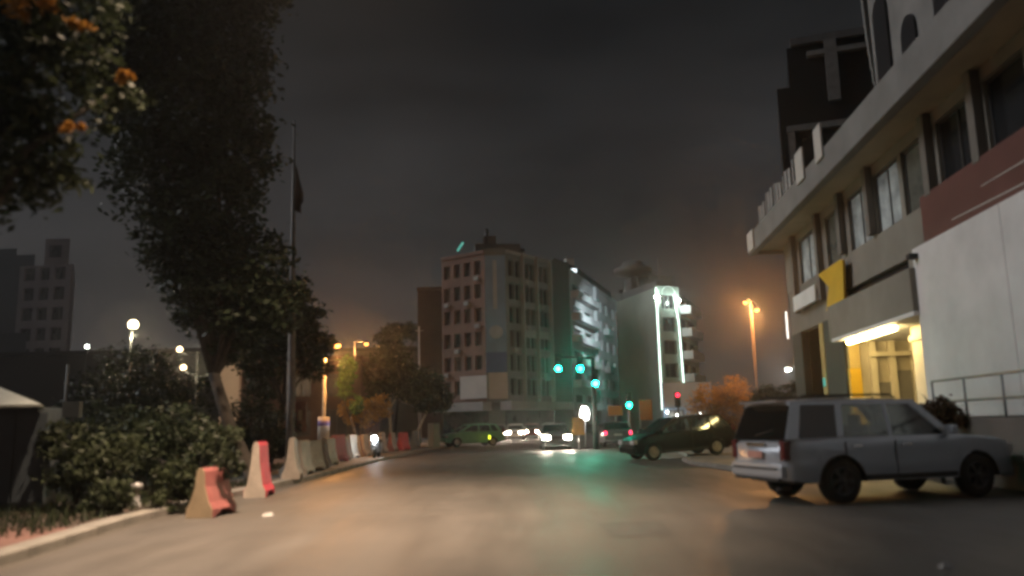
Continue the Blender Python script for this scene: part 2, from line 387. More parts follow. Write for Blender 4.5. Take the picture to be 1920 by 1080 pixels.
sheet("footpath", [(x + 0.31, y) for x, y in PR] + [(22, 62), (12.0, 34), (11.0, 21.2)], 0.13, M['paving'], thick=0.14)

# ------------------------------------------------------------------ the long building on the right
B0 = (10.65, 15.0, 0.0); BR = math.atan2(1.0, 0.092)
# local: x = s along the front (away from the viewer), y = out to the street, z = up
bl = thing("commercial_building", "long grey commercial building with deep cornice and lit entrance beside the parked cars", "building", B0, BR)
def to_l(px, py, o=0.0):
    n = Vector((1, -0.092, 0)); p0 = Vector((11 - o, 18.8, 0)); d = ray(px, py)
    t = n.dot(p0 - CAM) / n.dot(d); w = CAM + d * t
    return Matrix.Rotation(-BR, 3, 'Z') @ (w - Vector(B0))
def lb(name, mb, m, parent=bl, bevel=0.0, label=None):
    """build in the building's local frame"""
    me = mb.mesh(name, m, bevel)
    o = bpy.data.objects.new(name, me); col.objects.link(o); o.parent = parent
    if label: o['label'] = label
    return o
S0, S1 = -11.0, 21.6
w = MB()
w.bx(S0, 6.2, -0.3, 0.0, 0, 7.06)                # front wall behind the white panel
w.bx(6.2, 13.6, -0.3, 0.0, 5.86, 7.06)           # above the entrance
w.bx(13.6, 16.2, -0.3, 0.0, 5.1, 7.06)
w.bx(S0, S1, -0.3, 0.0, 8.95, 9.3)               # head of the windows
w.bx(S1 - 0.3, S1, -14, -0.3, 0, 9.3)            # far end wall
w.bx(S0, S1 - 0.3, -14, -13.7, 0, 9.3)
lb("wall", w, M['render'])
lb("dark_wall", MB().bx(16.202, S1 - 0.302, -0.3, 0.002, 5.1, 7.06), M['column'])
lb("floor_slab", MB().bx(S0, S1 - 0.32, -13.6, -0.32, 6.7, 6.95), M['darkgrey'])
lb("soffit", MB().bx(S0, 22.75, -0.28, 1.26, 9.305, 9.36), M['soffit'])
cn = MB(); cn.bx(S0, 22.9, 1.0, 1.32, 9.16, 10.12); cn.bx(22.55, 22.86, -12, 1.0, 9.16, 10.12); cn.bx(S0, 22.5, -13.6, 0.98, 9.38, 9.6)
lb("cornice", cn, M['concrete'], bevel=0.03)
# first floor windows with columns between them
bays = [(0.75, 2.45, 'pane'), (2.95, 5.05, 'pane'), (5.75, 7.45, 'lit2'), (7.75, 9.75, 'lit1'), (10.15, 12.35, 'lit1'), (13.5, 15.1, 'lit2'), (16.5, 19.1, 'lit1'),
        (-1.7, 0.4, 'pane'), (-4.2, -2.1, 'pane')]
for a, b, k in bays:
    f = MB(); t = 0.07; z0, z1 = 7.06, 8.95
    f.bx(a, b, -0.2, -0.1, z0, z0 + t); f.bx(a, b, -0.2, -0.1, z1 - t, z1)
    nm = 2 if b - a > 1.9 else 1
    for i in range(nm + 1):
        x = a + (b - a - t) * i / nm; f.bx(x, x + t, -0.19, -0.11, z0 + t, z1 - t)
    wo = lb("window", f, M['frame'])
    for i in range(nm):
        x0 = a + t + (b - a - t) * i / nm
        lb("pane", MB().bx(x0 + 0.005, x0 + (b - a - t) / nm - t - 0.005, -0.16, -0.14, z0 + t + 0.005, z1 - t - 0.005), M[k], wo)
ends = sorted([(a, b) for a, b, k in bays])
prev = S0
for a, b in ends + [(S1, S1)]:
    lb("pier", MB().bx(prev + 0.002, a - 0.002, -0.3, -0.02, 7.062, 8.948), M['render']); prev = b
for s in (2.7, 5.4, 9.95, 12.9, 15.8, 19.6):
    lb("column", MB().bx(s - 0.17, s + 0.17, 0.003, 0.22, 5.9 if 13 < s else 7.1, 9.30), M['column'], bevel=0.02)
# red fascia and white hoarding panel, terrace and rail
lb("red_fascia", MB().bx(S0, 5.95, 0.004, 0.2, 5.9, 7.2), M['redband'], bevel=0.02, label="dark red sign band above the white panel")
st = MB()
st.add([(-0.5, 0.215, 6.02), (-0.5, 0.215, 6.06), (4.2, 0.215, 6.16), (4.2, 0.215, 6.13)], [(0, 1, 2, 3)]); st.add([(0.5, 0.215, 6.5), (0.5, 0.215, 6.53), (2.6, 0.215, 6.53), (2.6, 0.215, 6.51)], [(0, 1, 2, 3)])
lb("stripe", st, M['hoard'])
for i, (a, b) in enumerate(((S0, -3.0), (-2.99, 1.6), (1.61, 6.3))):
    lb("white_panel", MB().bx(a, b, 0.21, 0.40, 1.38, 5.86), M['white_panel'], bevel=0.03)
lb("floodlight_bracket", MB().bx(5.9, 6.15, 0.40, 0.62, 5.55, 5.68), M['trim'])
te = MB(); te.bx(S0, 4.9, 0.41, 1.25, 0.0, 1.36); lb("terrace_wall", te, M['column'], bevel=0.02)
lb("ledge", MB().bx(S0, 4.9, 1.254, 1.5, 0.56, 0.68), M['kerb'], bevel=0.015)
ra = MB()
for z in (2.22, 1.74): ra.tube([(S0, 1.1, z), (4.2, 1.1, z)], 0.028, 8)
for s in (4.2, 2.55, 0.9, -0.75, -2.4): ra.tube([(s, 1.1, 1.362), (s, 1.1, 2.22)], 0.026, 8)
lb("railing", ra, M['rail'])
# recessed entrance
en = MB(); en.bx(6.22, 13.58, -3.2, -3.0, 0.0, 4.2); lb("entrance_back_wall", en, M['cream'])
for s_ in (6.0, 13.6): lb("entrance_side_wall", MB().bx(s_, s_ + 0.2, -3.0, -0.31, 0, 4.2), M['cream'])
lb("entrance_ceiling", MB().bx(6.21, 13.59, -2.98, 0.55, 4.06, 4.18), M['white_panel'])
lb("canopy_fascia", MB().bx(6.21, 13.59, 0.30, 0.56, 4.19, 5.35), M['render'], bevel=0.02)
lb("canopy_return", MB().bx(13.62, 13.8, -0.0 + 0.004, 0.56, 4.1, 5.35), M['render'])
lb("clerestory", MB().bx(6.21, 13.59, -0.22, -0.16, 5.3, 5.85), M['pane'])
lb("clerestory_post", MB().bx(7.0, 7.35, -0.15, 0.1, 5.36, 5.855), M['render'])
for s0, s1, o0, o1, k in ((8.2, 9.3, -1.3, -0.5, 'creampillar'), (10.55, 10.8, -2.4, -2.1, 'creampillar'), (12.3, 12.6, -2.4, -2.1, 'creampillar')):
    p = MB(); p.bx(s0, s1, o0, o1, 0.0, 4.055); lb("pillar", p, M[k], bevel=0.04)
    p = MB(); p.bx(s0 - 0.06, s1 + 0.06, o0 - 0.06, o1 + 0.06, 3.62, 3.8); lb("capital", p, M[k], bevel=0.02)
for y_ in (-0.75, -1.4, -2.15, -2.8): lb("pilaster", MB().bx(13.38, 13.598, y_ - 0.11, y_ + 0.11, 0.0, 4.05), M['creampillar'], bevel=0.02)
for y_, z_ in ((-1.78, 3.0), (-1.08, 2.6)): lb("shutter", MB().bx(13.5, 13.597, y_ - 0.24, y_ + 0.24, 0.1, z_), M['column'], bevel=0.01)
lb("cornice_strip", MB().bx(13.44, 13.597, -2.68, -0.88, 3.55, 3.7) if False else MB().bx(13.3, 13.376, -2.9, -0.62, 3.5, 3.66), M['creampillar'])
for s_ in (9.9, 11.35, 13.0): lb("pilaster", MB().bx(s_, s_ + 0.22, -2.995, -2.78, 0.0, 4.05), M['creampillar'], bevel=0.02)
for s in (11.8, 12.45): lb("door_leaf", MB().bx(s, s + 0.6, -2.98, -2.92, 0.15, 2.6), M['column'], bevel=0.01)
lb("notice_panel", MB().bx(9.5, 10.4, -2.99, -2.95, 1.5, 2.9), M['hoard'])
lb("entrance_step", MB().bx(6.25, 13.55, -2.9, 0.3, 0.131, 0.30), M['paving'])
tu = MB(); tu.tube([(8.6, 0.2, 3.98), (12.9, 0.2, 3.98)], 0.075, 10); lb("tube_lamp", tu, E_tube)
lb("lamp_batten", MB().bx(8.5, 13.0, 0.11, 0.29, 4.035, 4.057), M['palemetal'])
# dark pier, far bays
lb("dark_pier", MB().bx(13.82, 16.1, -0.6, 0.10, 0, 5.09), M['darkstone'], bevel=0.02)
lb("thin_pier", MB().bx(16.35, 16.85, -0.3, 0.06, 0, 5.09), M['yellowcream'], bevel=0.02)
lb("dark_recess", MB().bx(16.9, 19.6, -1.2, -1.0, 0, 5.09), M['black'])
lb("corner_pier", MB().bx(19.7, S1 - 0.31, -0.3, 0.02, 0, 5.09), M['darkstone'])
lb("yellow_stripe", MB().bx(13.35, 13.58, -0.28, 0.1, 0.2, 3.1), M['yellow'])
lb("yellow_corner", MB().bx(13.35, 13.585, -0.28, 0.08, 3.1, 4.05), M['yellowcream'])
gl = MB().bx(16.5, 16.72, 0.065, 0.1, 2.62, 2.95); lb("green_lamp", gl, E_teal)
cl = MB(); cl.tube([(S1 + 0.06, 0.1, 5.0), (S1 + 0.06, 0.1, 6.25)], 0.035, 8); lb("corner_tube_lamp", cl, glow("corner_tube", (1, 1, 0.95), 2.0))
# upper storeys standing back from the cornice
u = MB()
def arch(mb, s0, s1, zt, y0, y1, n=10):
    """opening filled as a recessed arched dark panel"""
    r = (s1 - s0) / 2; c = (s0 + s1) / 2
    poly = [(s0, 9.7), (s1, 9.7), (s1, zt)] + [(c + r * math.cos(math.pi * i / n), zt + r * math.sin(math.pi * i / n)) for i in range(1, n)] + [(s0, zt)]
    mb.prism(poly, y0, y1)
u.bx(S0, 12.6, -1.9, -1.5, 9.61, 19.5); lb("upper_wall", u, M['concrete'])
for s0, s1, zt in ((10.9, 12.1, 15.4), (8.8, 9.9, 13.6), (6.3, 7.4, 13.6), (3.9, 5.0, 13.6)):
    a = MB(); arch(a, s0, s1, zt, -1.502, -1.40); o = lb("arched_window", a, M['black'])
cp = MB()
for i in range(9):
    t = i / 8 * math.pi / 2; cp.bx(12.6 + 0.55 * math.sin(t) - 0.01 * i, 12.6 + 0.55 * math.sin(t) + 0.10, -1.9, -1.5, 12.2 + 3.0 * t, 12.2 + 3.0 * t + 0.6)
lb("upper_scroll", cp, M['concrete'])
# dark glazed tower on the far end
tw = thing("dark_tower_block", "dark unlit tower with pale frames rising above the far end of the cornice", "building", (15.6, 37.2, 0), R(-19))
def tb(n, x0, x1, y0, y1, z0, z1, m, bev=0.0): return place_local(n, MB().bx(x0, x1, y0, y1, z0, z1).mesh(n, m, bev), tw)
def place_local(n, me, p):
    o = bpy.data.objects.new(n, me); col.objects.link(o); o.parent = p; return o
tb("core", -2.3, 5.6, -0.8, 6, 0, 17.3, M['black'])
tb("upper_core", -1.7, 4.5, -0.6, 6, 17.301, 19.4, M['black'])
tb("roof_slab", -1.5, 4.6, -0.9, 6.2, 19.401, 19.75, M['darkgrey'])
M['towerframe'] = mat("tower_frame", (0.17, 0.17, 0.165), 0.8)
tb("frame_rail", -2.0, 5.6, -0.95, -0.805, 15.0, 15.3, M['towerframe'])
for x in (-1.95, 1.5): tb("frame_post", x, x + 0.3, -0.94, -0.806, 9.0, 14.99, M['towerframe'])
for x, z in ((0.0, 16.3), (2.1, 17.0)):
    tb("frame_post", x, x + 0.55, -0.96, -0.807, z, 19.39, M['towerframe'])
tb("parapet", -0.8, 5.0, -0.95, -0.61, 18.7, 18.95, M['towerframe'])
for x in (-1.4, 0.75, 2.9): tb("pane", x, x + 1.1, -0.72, -0.608 if False else -0.81, 10.2, 14.6, M['pane'])
# sign bars on the cornice
sg = thing("rooftop_sign", "row of pale upright sign bars and panels standing on the cornice edge", "sign", B0, BR)
for i in range(13):
    s = 14.4 + i * 0.52; h = random.uniform(0.75, 1.1)
    place_local("sign_bar", MB().bx(s, s + (0.3 if i % 3 else 0.14), 1.1, 1.18, 10.122, 10.12 + h).mesh("sign_bar", M['palemetal']), sg)
for s, wd in ((12.3, 1.0), (10.0, 0.8)):
    place_local("sign_panel", MB().bx(s, s + wd, 1.33, 1.40, 9.8, 10.95).mesh("sign_panel", M['hoard'], 0.01), sg)
place_local("sign_panel", MB().bx(21.4, 22.7, 1.33, 1.40, 9.25, 10.15).mesh("sign_panel", M['hoard'], 0.01), sg)
# yellow arrow board and white board on the front
ya = thing("arrow_sign", "large yellow arrow shaped board fixed over the dark pier", "sign", B0, BR)
yp = [to_l(*p, 0.25) for p in ((1537, 515), (1578, 487), (1583, 487), (1586, 560), (1580, 580), (1552, 583), (1557, 538))]
place_local("board", MB().prism([(p.x, p.z) for p in yp], 0.23, 0.31).mesh("board", M['yellow']), ya)
place_local("bracket", MB().bx(13.6, 14.2, 0.02, 0.229, 5.6, 6.7).mesh("bracket", M['frame']), ya)
ws = thing("shop_sign", "white rectangular shop board on the dark wall behind the yellow arrow", "sign", B0, BR)
place_local("board", MB().bx(15.95, 19.3, 0.25, 0.34, 5.92, 6.55).mesh("board", M['white_panel'], 0.01), ws)
place_local("mount", MB().bx(16.2, 19.1, 0.025, 0.249, 6.05, 6.4).mesh("mount", M['frame']), ws)
pb = thing("planter_box", "dark square planter with a small plant in the lit entrance", "planter", B0, BR)
place_local("box", MB().bx(7.3, 7.9, -0.4, 0.1, 0.301, 1.75).mesh("box", M['darkgrey'], 0.02), pb)

# ------------------------------------------------------------------ far buildings
def wall_grid(root, P, Q, z0, z1, cols, rows, m, pane, t=0.4, rec=0.22, lit=None, wm=None, name="wall", mull=True):
    P = Vector((P[0], P[1])); Q = Vector((Q[0], Q[1])); d = (Q - P); L = d.length; d.normalize(); n = Vector((d.y, -d.x))   # n points to the viewer when P is left of Q
    a = math.atan2(d.y, d.x)
    def box(mb, u0, u1, za, zb, o0=-t, o1=0.0):
        c = P + d * ((u0 + u1) / 2) + n * ((o0 + o1) / 2); mb.box((c.x, c.y, (za + zb) / 2), (u1 - u0, o1 - o0, zb - za), a)
    mb = MB(); zs = z0
    for za, zb in rows:
        box(mb, 0, L, zs, za); u = 0
        for u0, u1 in cols:
            if u0 > u: box(mb, u, u0, za, zb)
            u = u1
        if u < L: box(mb, u, L, za, zb)
        zs = zb
    box(mb, 0, L, zs, z1)
    mb.build(name, m, root)
    for i, (za, zb) in enumerate(rows):
        for j, (u0, u1) in enumerate(cols):
            f = MB(); w_, h_ = u1 - u0, zb - za; k = 0.09
            f.bx(-w_ / 2, w_ / 2, 0, 0.1, -h_ / 2, -h_ / 2 + k); f.bx(-w_ / 2, w_ / 2, 0, 0.1, h_ / 2 - k, h_ / 2)
            f.bx(-w_ / 2, -w_ / 2 + k, 0, 0.1, -h_ / 2 + k, h_ / 2 - k); f.bx(w_ / 2 - k, w_ / 2, 0, 0.1, -h_ / 2 + k, h_ / 2 - k)
            if mull: f.bx(-k / 2, k / 2, 0, 0.1, -h_ / 2 + k, h_ / 2 - k)
            key = ("wf", round(w_, 2), round(h_, 2), mull, id(wm))
            if key not in CACHE: CACHE[key] = (f.mesh("window", wm or M['frame']))
            c = P + d * ((u0 + u1) / 2) - n * (rec + 0.1)
            wo = place("window", CACHE[key], root, (c.x, c.y, (za + zb) / 2), a)
            pm = pane if not lit or (i, j) not in lit else lit[(i, j)]
            k2 = ("pn", round(w_, 2), round(h_, 2), pm.name)
            if k2 not in CACHE: CACHE[k2] = MB().bx(-w_ / 2, w_ / 2, -0.03, 0.0, -h_ / 2, h_ / 2).mesh("pane", pm)
            c2 = c - n * 0.004 * 0
            po = bpy.data.objects.new("pane", CACHE[k2]); col.objects.link(po); po.parent = wo; po.location = (0, 0.12, 0)
    return d, n, a, L
CACHE = {}
def strip(root, name, P, Q, u0, u1, z0, z1, o0, o1, m, bevel=0.0):
    P = Vector((P[0], P[1])); Q = Vector((Q[0], Q[1])); d = (Q - P).normalized(); n = Vector((d.y, -d.x)); a = math.atan2(d.y, d.x)
    c = P + d * ((u0 + u1) / 2) + n * ((o0 + o1) / 2)
    return MB().box((c.x, c.y, (z0 + z1) / 2), (u1 - u0, o1 - o0, z1 - z0), a).build(name, m, root, bevel)
def L2(P, Q): return math.hypot(Q[0] - P[0], Q[1] - P[1])

# A: corner office block
A1, A2, A3, A4 = (-8.52, 96.0), (-3.15, 92.0), (-0.75, 92.0), (4.72, 99.0)
ab = thing("office_block", "seven storey corner office block with a blue banner on its cut corner", "building", (-1.5, 95, 0))
la, lb_ = L2(A1, A2), L2(A3, A4)
rowsA = [(4.9 + i * 2.78, 6.55 + i * 2.78) for i in range(6)]
colsA = [(0.35 + i * 1.58, 1.37 + i * 1.58) for i in range(4)]
M['curtain'] = mat("drawn_curtain_pane", (0.10, 0.07, 0.05), 0.6, scale=2.0, var=0.4); M['redpane'] = mat("dark_red_pane", (0.07, 0.012, 0.014), 0.4)
wall_grid(ab, A1, A2, 4.0, 21.2, colsA, rowsA, M['brownwall'], M['panebrown'], mull=False, lit={(5, 1): M['redpane'], (4, 0): M['curtain'], (3, 2): M['curtain'], (1, 1): M['curtain'], (2, 3): M['redpane'], (0, 0): M['curtain']})
for (u, z) in ((0.55, 7.1), (2.2, 9.85), (5.3, 12.6), (3.7, 15.4), (0.6, 15.45), (5.25, 18.2)):
    strip(ab, "air_conditioner", A1, A2, u, u + 0.7, z - 0.12, z + 0.34, 0.01, 0.36, M['fin'])
for (u, z) in ((1.0, 9.75), (3.6, 12.5), (6.6, 7.0), (6.5, 15.3), (3.4, 18.05)):
    strip(ab, "air_conditioner", A3, A4, u, u + 0.7, z - 0.12, z + 0.34, 0.01, 0.36, M['fin'])
strip(ab, "pale_spandrel", A3, A4, 3.3, 8.4, 11.55, 12.45, 0.008, 0.05, M['fin'])
cA = []
for i in range(3):
    u = 0.35 + i * (lb_ - 0.35) / 3; ww = (lb_ - 0.35) / 3
    cA += [(u + 0.25, u + ww / 2 - 0.12), (u + ww / 2 + 0.12, u + ww - 0.35)]
wall_grid(ab, A3, A4, 4.0, 21.2, cA, [(a_ - 0.2, b_ + 0.1) for a_, b_ in rowsA], M['greywall'], M['pane'], mull=False, lit={(4, 2): M['curtain'], (2, 0): M['curtain'], (1, 4): M['curtain'], (3, 3): M['curtain'], (5, 5): M['curtain']})
for i in range(1, 4): strip(ab, "fin", A3, A4, i * (lb_ - 0.35) / 3 + 0.05, i * (lb_ - 0.35) / 3 + 0.33, 4.0, 21.6, 0.003, 0.45, M['fin'])
strip(ab, "corner_wall", A2, A3, 0.0, L2(A2, A3), 3.9, 21.8, -0.4, 0.0, M['greywall'])
MB().prism([(-8.3, 97), (-3.1, 92.6), (-0.8, 92.6), (4.4, 99.6), (2, 112), (-8.3, 112)], 0.1, 20.9, 'xy').build("core", M['darkgrey'], ab)
strip(ab, "roof_band", A1, A2, 0, la, 21.2, 21.6, -0.5, 0.15, M['brownwall']); strip(ab, "roof_band", A3, A4, 0, lb_, 21.2, 21.6, -0.5, 0.2, M['fin'])
strip(ab, "ground_fascia", A1, A2, -1.5, la + 0.4, 3.0, 3.98, -0.4, 1.2, M['fin']); strip(ab, "ground_fascia", A3, A4, -0.9, lb_ + 2.5, 3.0, 3.98, -0.4, 1.2, M['fin'])
for i in range(5): strip(ab, "shopfront", A1, A2, i * 1.35, i * 1.35 + 1.2, 0.1, 2.95, -0.4, -0.1, M['pane'])
for i in range(6): strip(ab, "shopfront", A3, A4, i * 1.55, i * 1.55 + 1.4, 0.1, 2.95, -0.4, -0.1, M['pane'])
rp = MB(); rp.box((-1.8, 97, 22.3), (5.5, 4, 1.4), 0.1); rp.box((-2.6, 97, 23.6), (1.6, 1.6, 1.4)); rp.build("roof_plant", M['darkgrey'], ab)
rp = MB(); rp.tube([(-3.0, 96.4, 23.0), (-3.0, 96.4, 25.2)], 0.25, 8); rp.build("roof_tank", M['black'], ab); MB().box((0.4, 96.5, 22.4), (2.2, 1.2, 0.5), 0.5).build("roof_awning", M['black'], ab)
ts = MB(); ts.tube([at(858, 470, 95.5), at(868, 455, 96.2)], 0.14, 6); ts.build("roof_strip_lamp", E_teal, ab)
# banner and hoardings on it
bn = thing("corner_banner", "tall blue vertical banner with a pale emblem hung on the office block corner", "banner", (A2[0], A2[1], 0))
strip(bn, "cloth", A2, A3, 0.02, 2.39, 9.6, 20.9, 0.06, 0.14, M['banner'])
strip(bn, "stripe", A2, A3, 0.95, 1.4, 14.6, 20.3, 0.145, 0.17, M['bannerpale'])
strip(bn, "foot", A2, A3, 0.02, 2.39, 7.3, 9.59, 0.06, 0.14, M['bannerdeep'])
em = MB(); em.lathe([(0.0, -0.02), (0.7, -0.02), (0.78, 0.02), (0.0, 0.03)], 20, 'y', ((A2[0] + A3[0]) / 2, 91.82, 11.9)); em.build("emblem", M['bannerpale'], bn)
hd = thing("hoarding_board", "pale blank hoarding across the lower corner of the office block", "hoarding", (A2[0], A2[1], 0))
strip(hd, "board", A1, A2, 3.0, la + 0.25, 4.4, 7.0, 0.16, 0.3, M['hoard']); strip(hd, "board", A2, A3, 0.25, 2.4, 4.3, 7.25, 0.16, 0.28, M['hoard'])
# brown neighbour behind it
nb = thing("brown_slab_building", "plain dark brown windowless slab just behind the office block", "building", (-10.3, 102, 0))
MB().box((-10.0, 104, 9.0), (3.6, 10, 18.0)).build("wall", M['maroon'], nb); MB().box((-10.0, 104, 18.3), (3.8, 10.2, 0.5)).build("parapet", M['maroon'], nb)

# B: pale apartment block with balconies
b0, b1, b2 = (5.0, 103.0), (7.6, 105.0), (19.1, 140.0)
bb = thing("apartment_block", "pale grey apartment block with balconies behind the green traffic lights", "building", (12, 120, 0))
lB = L2(b1, b2)
rowsB = [(3.4 + i * 2.95, 5.1 + i * 2.95) for i in range(6)]
colsB = [(1.6, 6.6), (8.4, 13.0), (17.0, 19.8), (21.6, 24.2), (26.6, 29.4), (31.5, 33.8)]
wall_grid(bb, b1, b2, 1.2, 21.2, colsB, rowsB, M['bluewall'], M['pane'], t=0.5, rec=0.35)
for i, (za, zb) in enumerate(rowsB):
    strip(bb, "balcony", b1, b2, 0.6, 13.6, za - 0.35, za + 0.62, 0.004, 1.1, M['bluewall'])
    if i % 2 == 0: strip(bb, "balcony", b1, b2, 20.8, 25.0, za - 0.35, za + 0.6, 0.004, 0.9, M['bluewall'])
strip(bb, "pier", b1, b2, 14.2, 15.6, 1.2, 21.4, 0.004, 0.5, M['bluewall'])
strip(bb, "corner_wall", b0, b1, 0, L2(b0, b1), 0, 22.5, -0.5, 0.0, M['darkgrey'])
MB().prism([(5.2, 103.8), (7.5, 105.8), (18.7, 140), (10, 150), (5, 130)], 0.1, 20.9, 'xy').build("core", M['darkgrey'], bb)
MB().prism([(5.6, 106), (9.3, 113), (17.0, 137), (10, 148), (5, 130)], 20.91, 23.4, 'xy').build("penthouse", M['black'], bb)
strip(bb, "parapet", b1, b2, 0, lB, 21.2, 21.7, -0.5, 0.1, M['bluewall'])
MB().box((8.2, 112, 23.9), (1.2, 1.0, 1.0), 0.3).build("roof_box", M['hoard'], bb)
MB().tube([(19.25, 138.6, 16.6), (19.25, 138.6, 19.0)], 0.16, 6).build("wall_tube_lamp", glow("wall_tube", (0.95, 1.0, 1.0), 30), bb)
MB().box((8.55, 108.2, 21.98), (0.7, 0.3, 0.5), 0.4).build("roof_light_source", glow("roof_flood", (0.85, 0.95, 1.0), 2.0), bb)
fl = thing("roof_light_source", "shielded floodlight on the grey green block's roof turned to the apartment block", "floodlight", (13.9, 101.3, 16.4))  # added light with its own fixture, brightens the apartment block's front
MB().tube([(13.9, 101.3, 16.4), (13.9, 101.3, 17.6)], 0.05, 6).build("post", M['darkgrey'], fl); MB().box((13.9, 101.2, 17.75), (0.6, 0.3, 0.4)).build("housing", M['darkgrey'], fl, 0.02)
sd = bpy.data.lights.new("added_flood_beam", 'SPOT'); sd.energy = 11000; sd.spot_size = R(95); sd.spot_blend = 1.0; sd.color = (0.86, 0.98, 1.0); sd.shadow_soft_size = 0.3
so_ = bpy.data.objects.new("added_flood_beam", sd); col.objects.link(so_); so_.location = (13.8, 101.7, 17.75); so_.rotation_euler = (Vector((14.0, 127, 8)) - Vector((13.8, 101.7, 17.75))).to_track_quat('-Z', 'Y').to_euler()

# C: block with LED decoration
c0, c1, c2, c3 = (13.2, 101.0), (16.35, 90.0), (19.2, 91.5), (23.0, 100.0)
cb = thing("corner_tower_block", "grey green block with white light lines running down its front", "building", (18, 96, 0))
strip(cb, "side_wall", c0, c1, 0, L2(c0, c1), 0, 16.4, -0.4, 0, M['greenwall'])
rowsC = [(3.6 + i * 2.6, 5.2 + i * 2.6) for i in range(5)]
wall_grid(cb, c1, c2, 0, 16.6, [(0.7, 2.5)], rowsC, M['greenwall'], M['pane'], mull=True)
lC = L2(c2, c3)
wall_grid(cb, c2, c3, 0, 15.4, [(0.5, 4.0), (5.0, 8.6)], rowsC, M['greenwall'], M['pane'])
for za, zb in rowsC: strip(cb, "balcony", c2, c3, 0.3, 6.8, za - 0.5, za + 0.45, 0.004, 1.2, M['bluewall'])
MB().prism([(13.6, 101.2), (16.6, 90.7), (19.0, 92.0), (22.5, 100), (20, 108), (14, 108)], 0.1, 16.0, 'xy').build("core", M['darkgrey'], cb)
MB().prism([(13.9, 101), (16.9, 92.5), (19.0, 93.5), (20.5, 100), (16, 106)], 16.01, 17.6, 'xy').build("roof_room", M['darkgrey'], cb)
MB().prism([(14.6, 103), (17.2, 99.5), (20.5, 101), (19.5, 107)], 17.61, 19.6, 'xy').build("lift_room", M['darkgrey'], cb)
rt = MB(); rt.tube([(15.2, 99, 17.1), (15.2, 99, 19.3)], 0.55, 10); rt.lathe([(0.5, 19.2), (2.3, 19.6), (2.4, 20.2), (1.5, 20.6), (1.2, 21.1), (0, 21.2)], 16, 'z', (15.2, 99, 0)); rt.build("water_tank", M['darkgrey'], cb)
MB().tube([(17.9, 96, 17.0), (17.9, 96, 21.0)], 0.12, 6).build("mast", M['darkgrey'], cb)
def led(name, label, pts, r=0.085, m=E_led):
    o = MB().tube(pts, r, 6).build(name, m); tag(o, label, "light string", "light lines on the grey green block"); return o
led("light_line", "longer white light line down the corner edge of the grey green block", [(16.3, 89.85, 16.3), (16.3, 89.85, 2.6)], 0.06)
led("light_line", "shorter white light line beside the balconies of the grey green block", [(18.5, 90.9, 15.6), (18.9, 91.0, 12.4), (19.1, 91.15, 5.6)], 0.055)
ar = [(17.0 + 0.8 * (1 - math.cos(t)) , 90.2 + 0.25 * (1 - math.cos(t)), 15.7 + 0.8 * math.sin(t)) for t in [math.pi * i / 10 for i in range(11)]]
led("light_arch", "small white light arch at the top of the grey green block", ar, 0.03, glow("led_arch", (0.8, 1.0, 0.88), 1.6))
for i, p in enumerate(((17.2, 90.2, 15.2), (17.7, 90.4, 15.4))):
    led("light_drop", ("outer" if i else "inner") + " short white light drop hanging under the light arch", [p, (p[0] + 0.05, p[1], p[2] - 1.4)], 0.03, glow("led_drop", (0.8, 1.0, 0.88), 1.2))
for i, p in enumerate(((16.3, 89.6, 15.2), (18.9, 90.7, 14.9))):
    f = thing("floodlight", ("round floodlight glaring at the top of the longer light line", "round floodlight glaring at the top of the shorter light line")[i], "floodlight", p, 0, "floodlights on the grey green block")
    q = MB().ball(p, 0.2, 10).build("bulb", E_flood, f); MB().bx(p[0] - 0.12, p[0] + 0.12, p[1] + 0.21, p[1] + 0.4, p[2] - 0.12, p[2] + 0.12).build("bracket", M['trim'], f)
lp = bpy.data.objects
# low pale building beyond the junction
lw = thing("low_shop_building", "low pale blue shop building behind the red traffic light", "building", (15, 76, 0))
lP, lQ = (13.75, 75.0), (18.4, 75.6)
wall_grid(lw, lP, lQ, 0, 4.9, [(0.4, 2.0), (2.5, 4.2)], [(0.2, 2.4)], M['shopwall'], M['lit1'])
MB().prism([(13.85, 75.6), (18.3, 76.2), (19.3, 84), (15.3, 84)], 0.05, 4.7, 'xy').build("core", M['shopwall'], lw)
strip(lw, "fascia", lP, lQ, 0, 4.6, 2.6, 3.3, 0.004, 0.25, M['shopwall'])
for i, (x, z, m) in enumerate(((0.4, 2.2, E_small), (1.3, 1.9, E_small), (3.4, 2.0, E_small), (4.3, 1.7, E_small))):
    P_ = (13.6 + x, 74.75, z); MB().ball(P_, 0.09, 8).build("lamp", m, lw)
# left background
tb2 = thing("tall_tower_block", "tall faint lilac grey tower behind the kiosk", "building", (-70, 125, 0))
tP, tQ = (-75.5, 121.0), (-67.0, 120.0)
wall_grid(tb2, tP, tQ, 0, 27.0, [(0.8, 2.6), (3.4, 5.0), (5.8, 7.6)], [(3 + i * 3.1, 5 + i * 3.1) for i in range(8)], M['towerwall'], M['pane'])
MB().prism([(-75.3, 122.0), (-67.4, 121.2), (-73.0, 132), (-80, 132)], 0, 26.9, "xy").build("core", M['towerwall'], tb2)
MB().prism([(-72.5, 122), (-68.6, 121.9), (-71.5, 127), (-75.5, 127)], 26.9, 31.5, "xy").build("roof_room", M['towerwall'], tb2); MB().bx(-71.6, -69.8, 121.7, 121.88, 28.5, 30.4).build("pane", M['pane'], tb2)
nv = thing("slate_block", "dark slate blue block at the left frame edge", "building", (-80, 118, 0))
MB().prism([(-92, 112), (-68.2, 112), (-72, 118), (-92, 118)], 0, 15.2, "xy").build("wall", M['navywall'], nv); MB().prism([(-92.2, 111.8), (-68.0, 111.8), (-71.9, 118.2), (-92.2, 118.2)], 15.2, 15.6, "xy").build("parapet", M['navywall'], nv)
nv2 = thing("slate_high_rise", "dark slate high rise rising behind the lilac tower", "building", (-86, 140, 0))
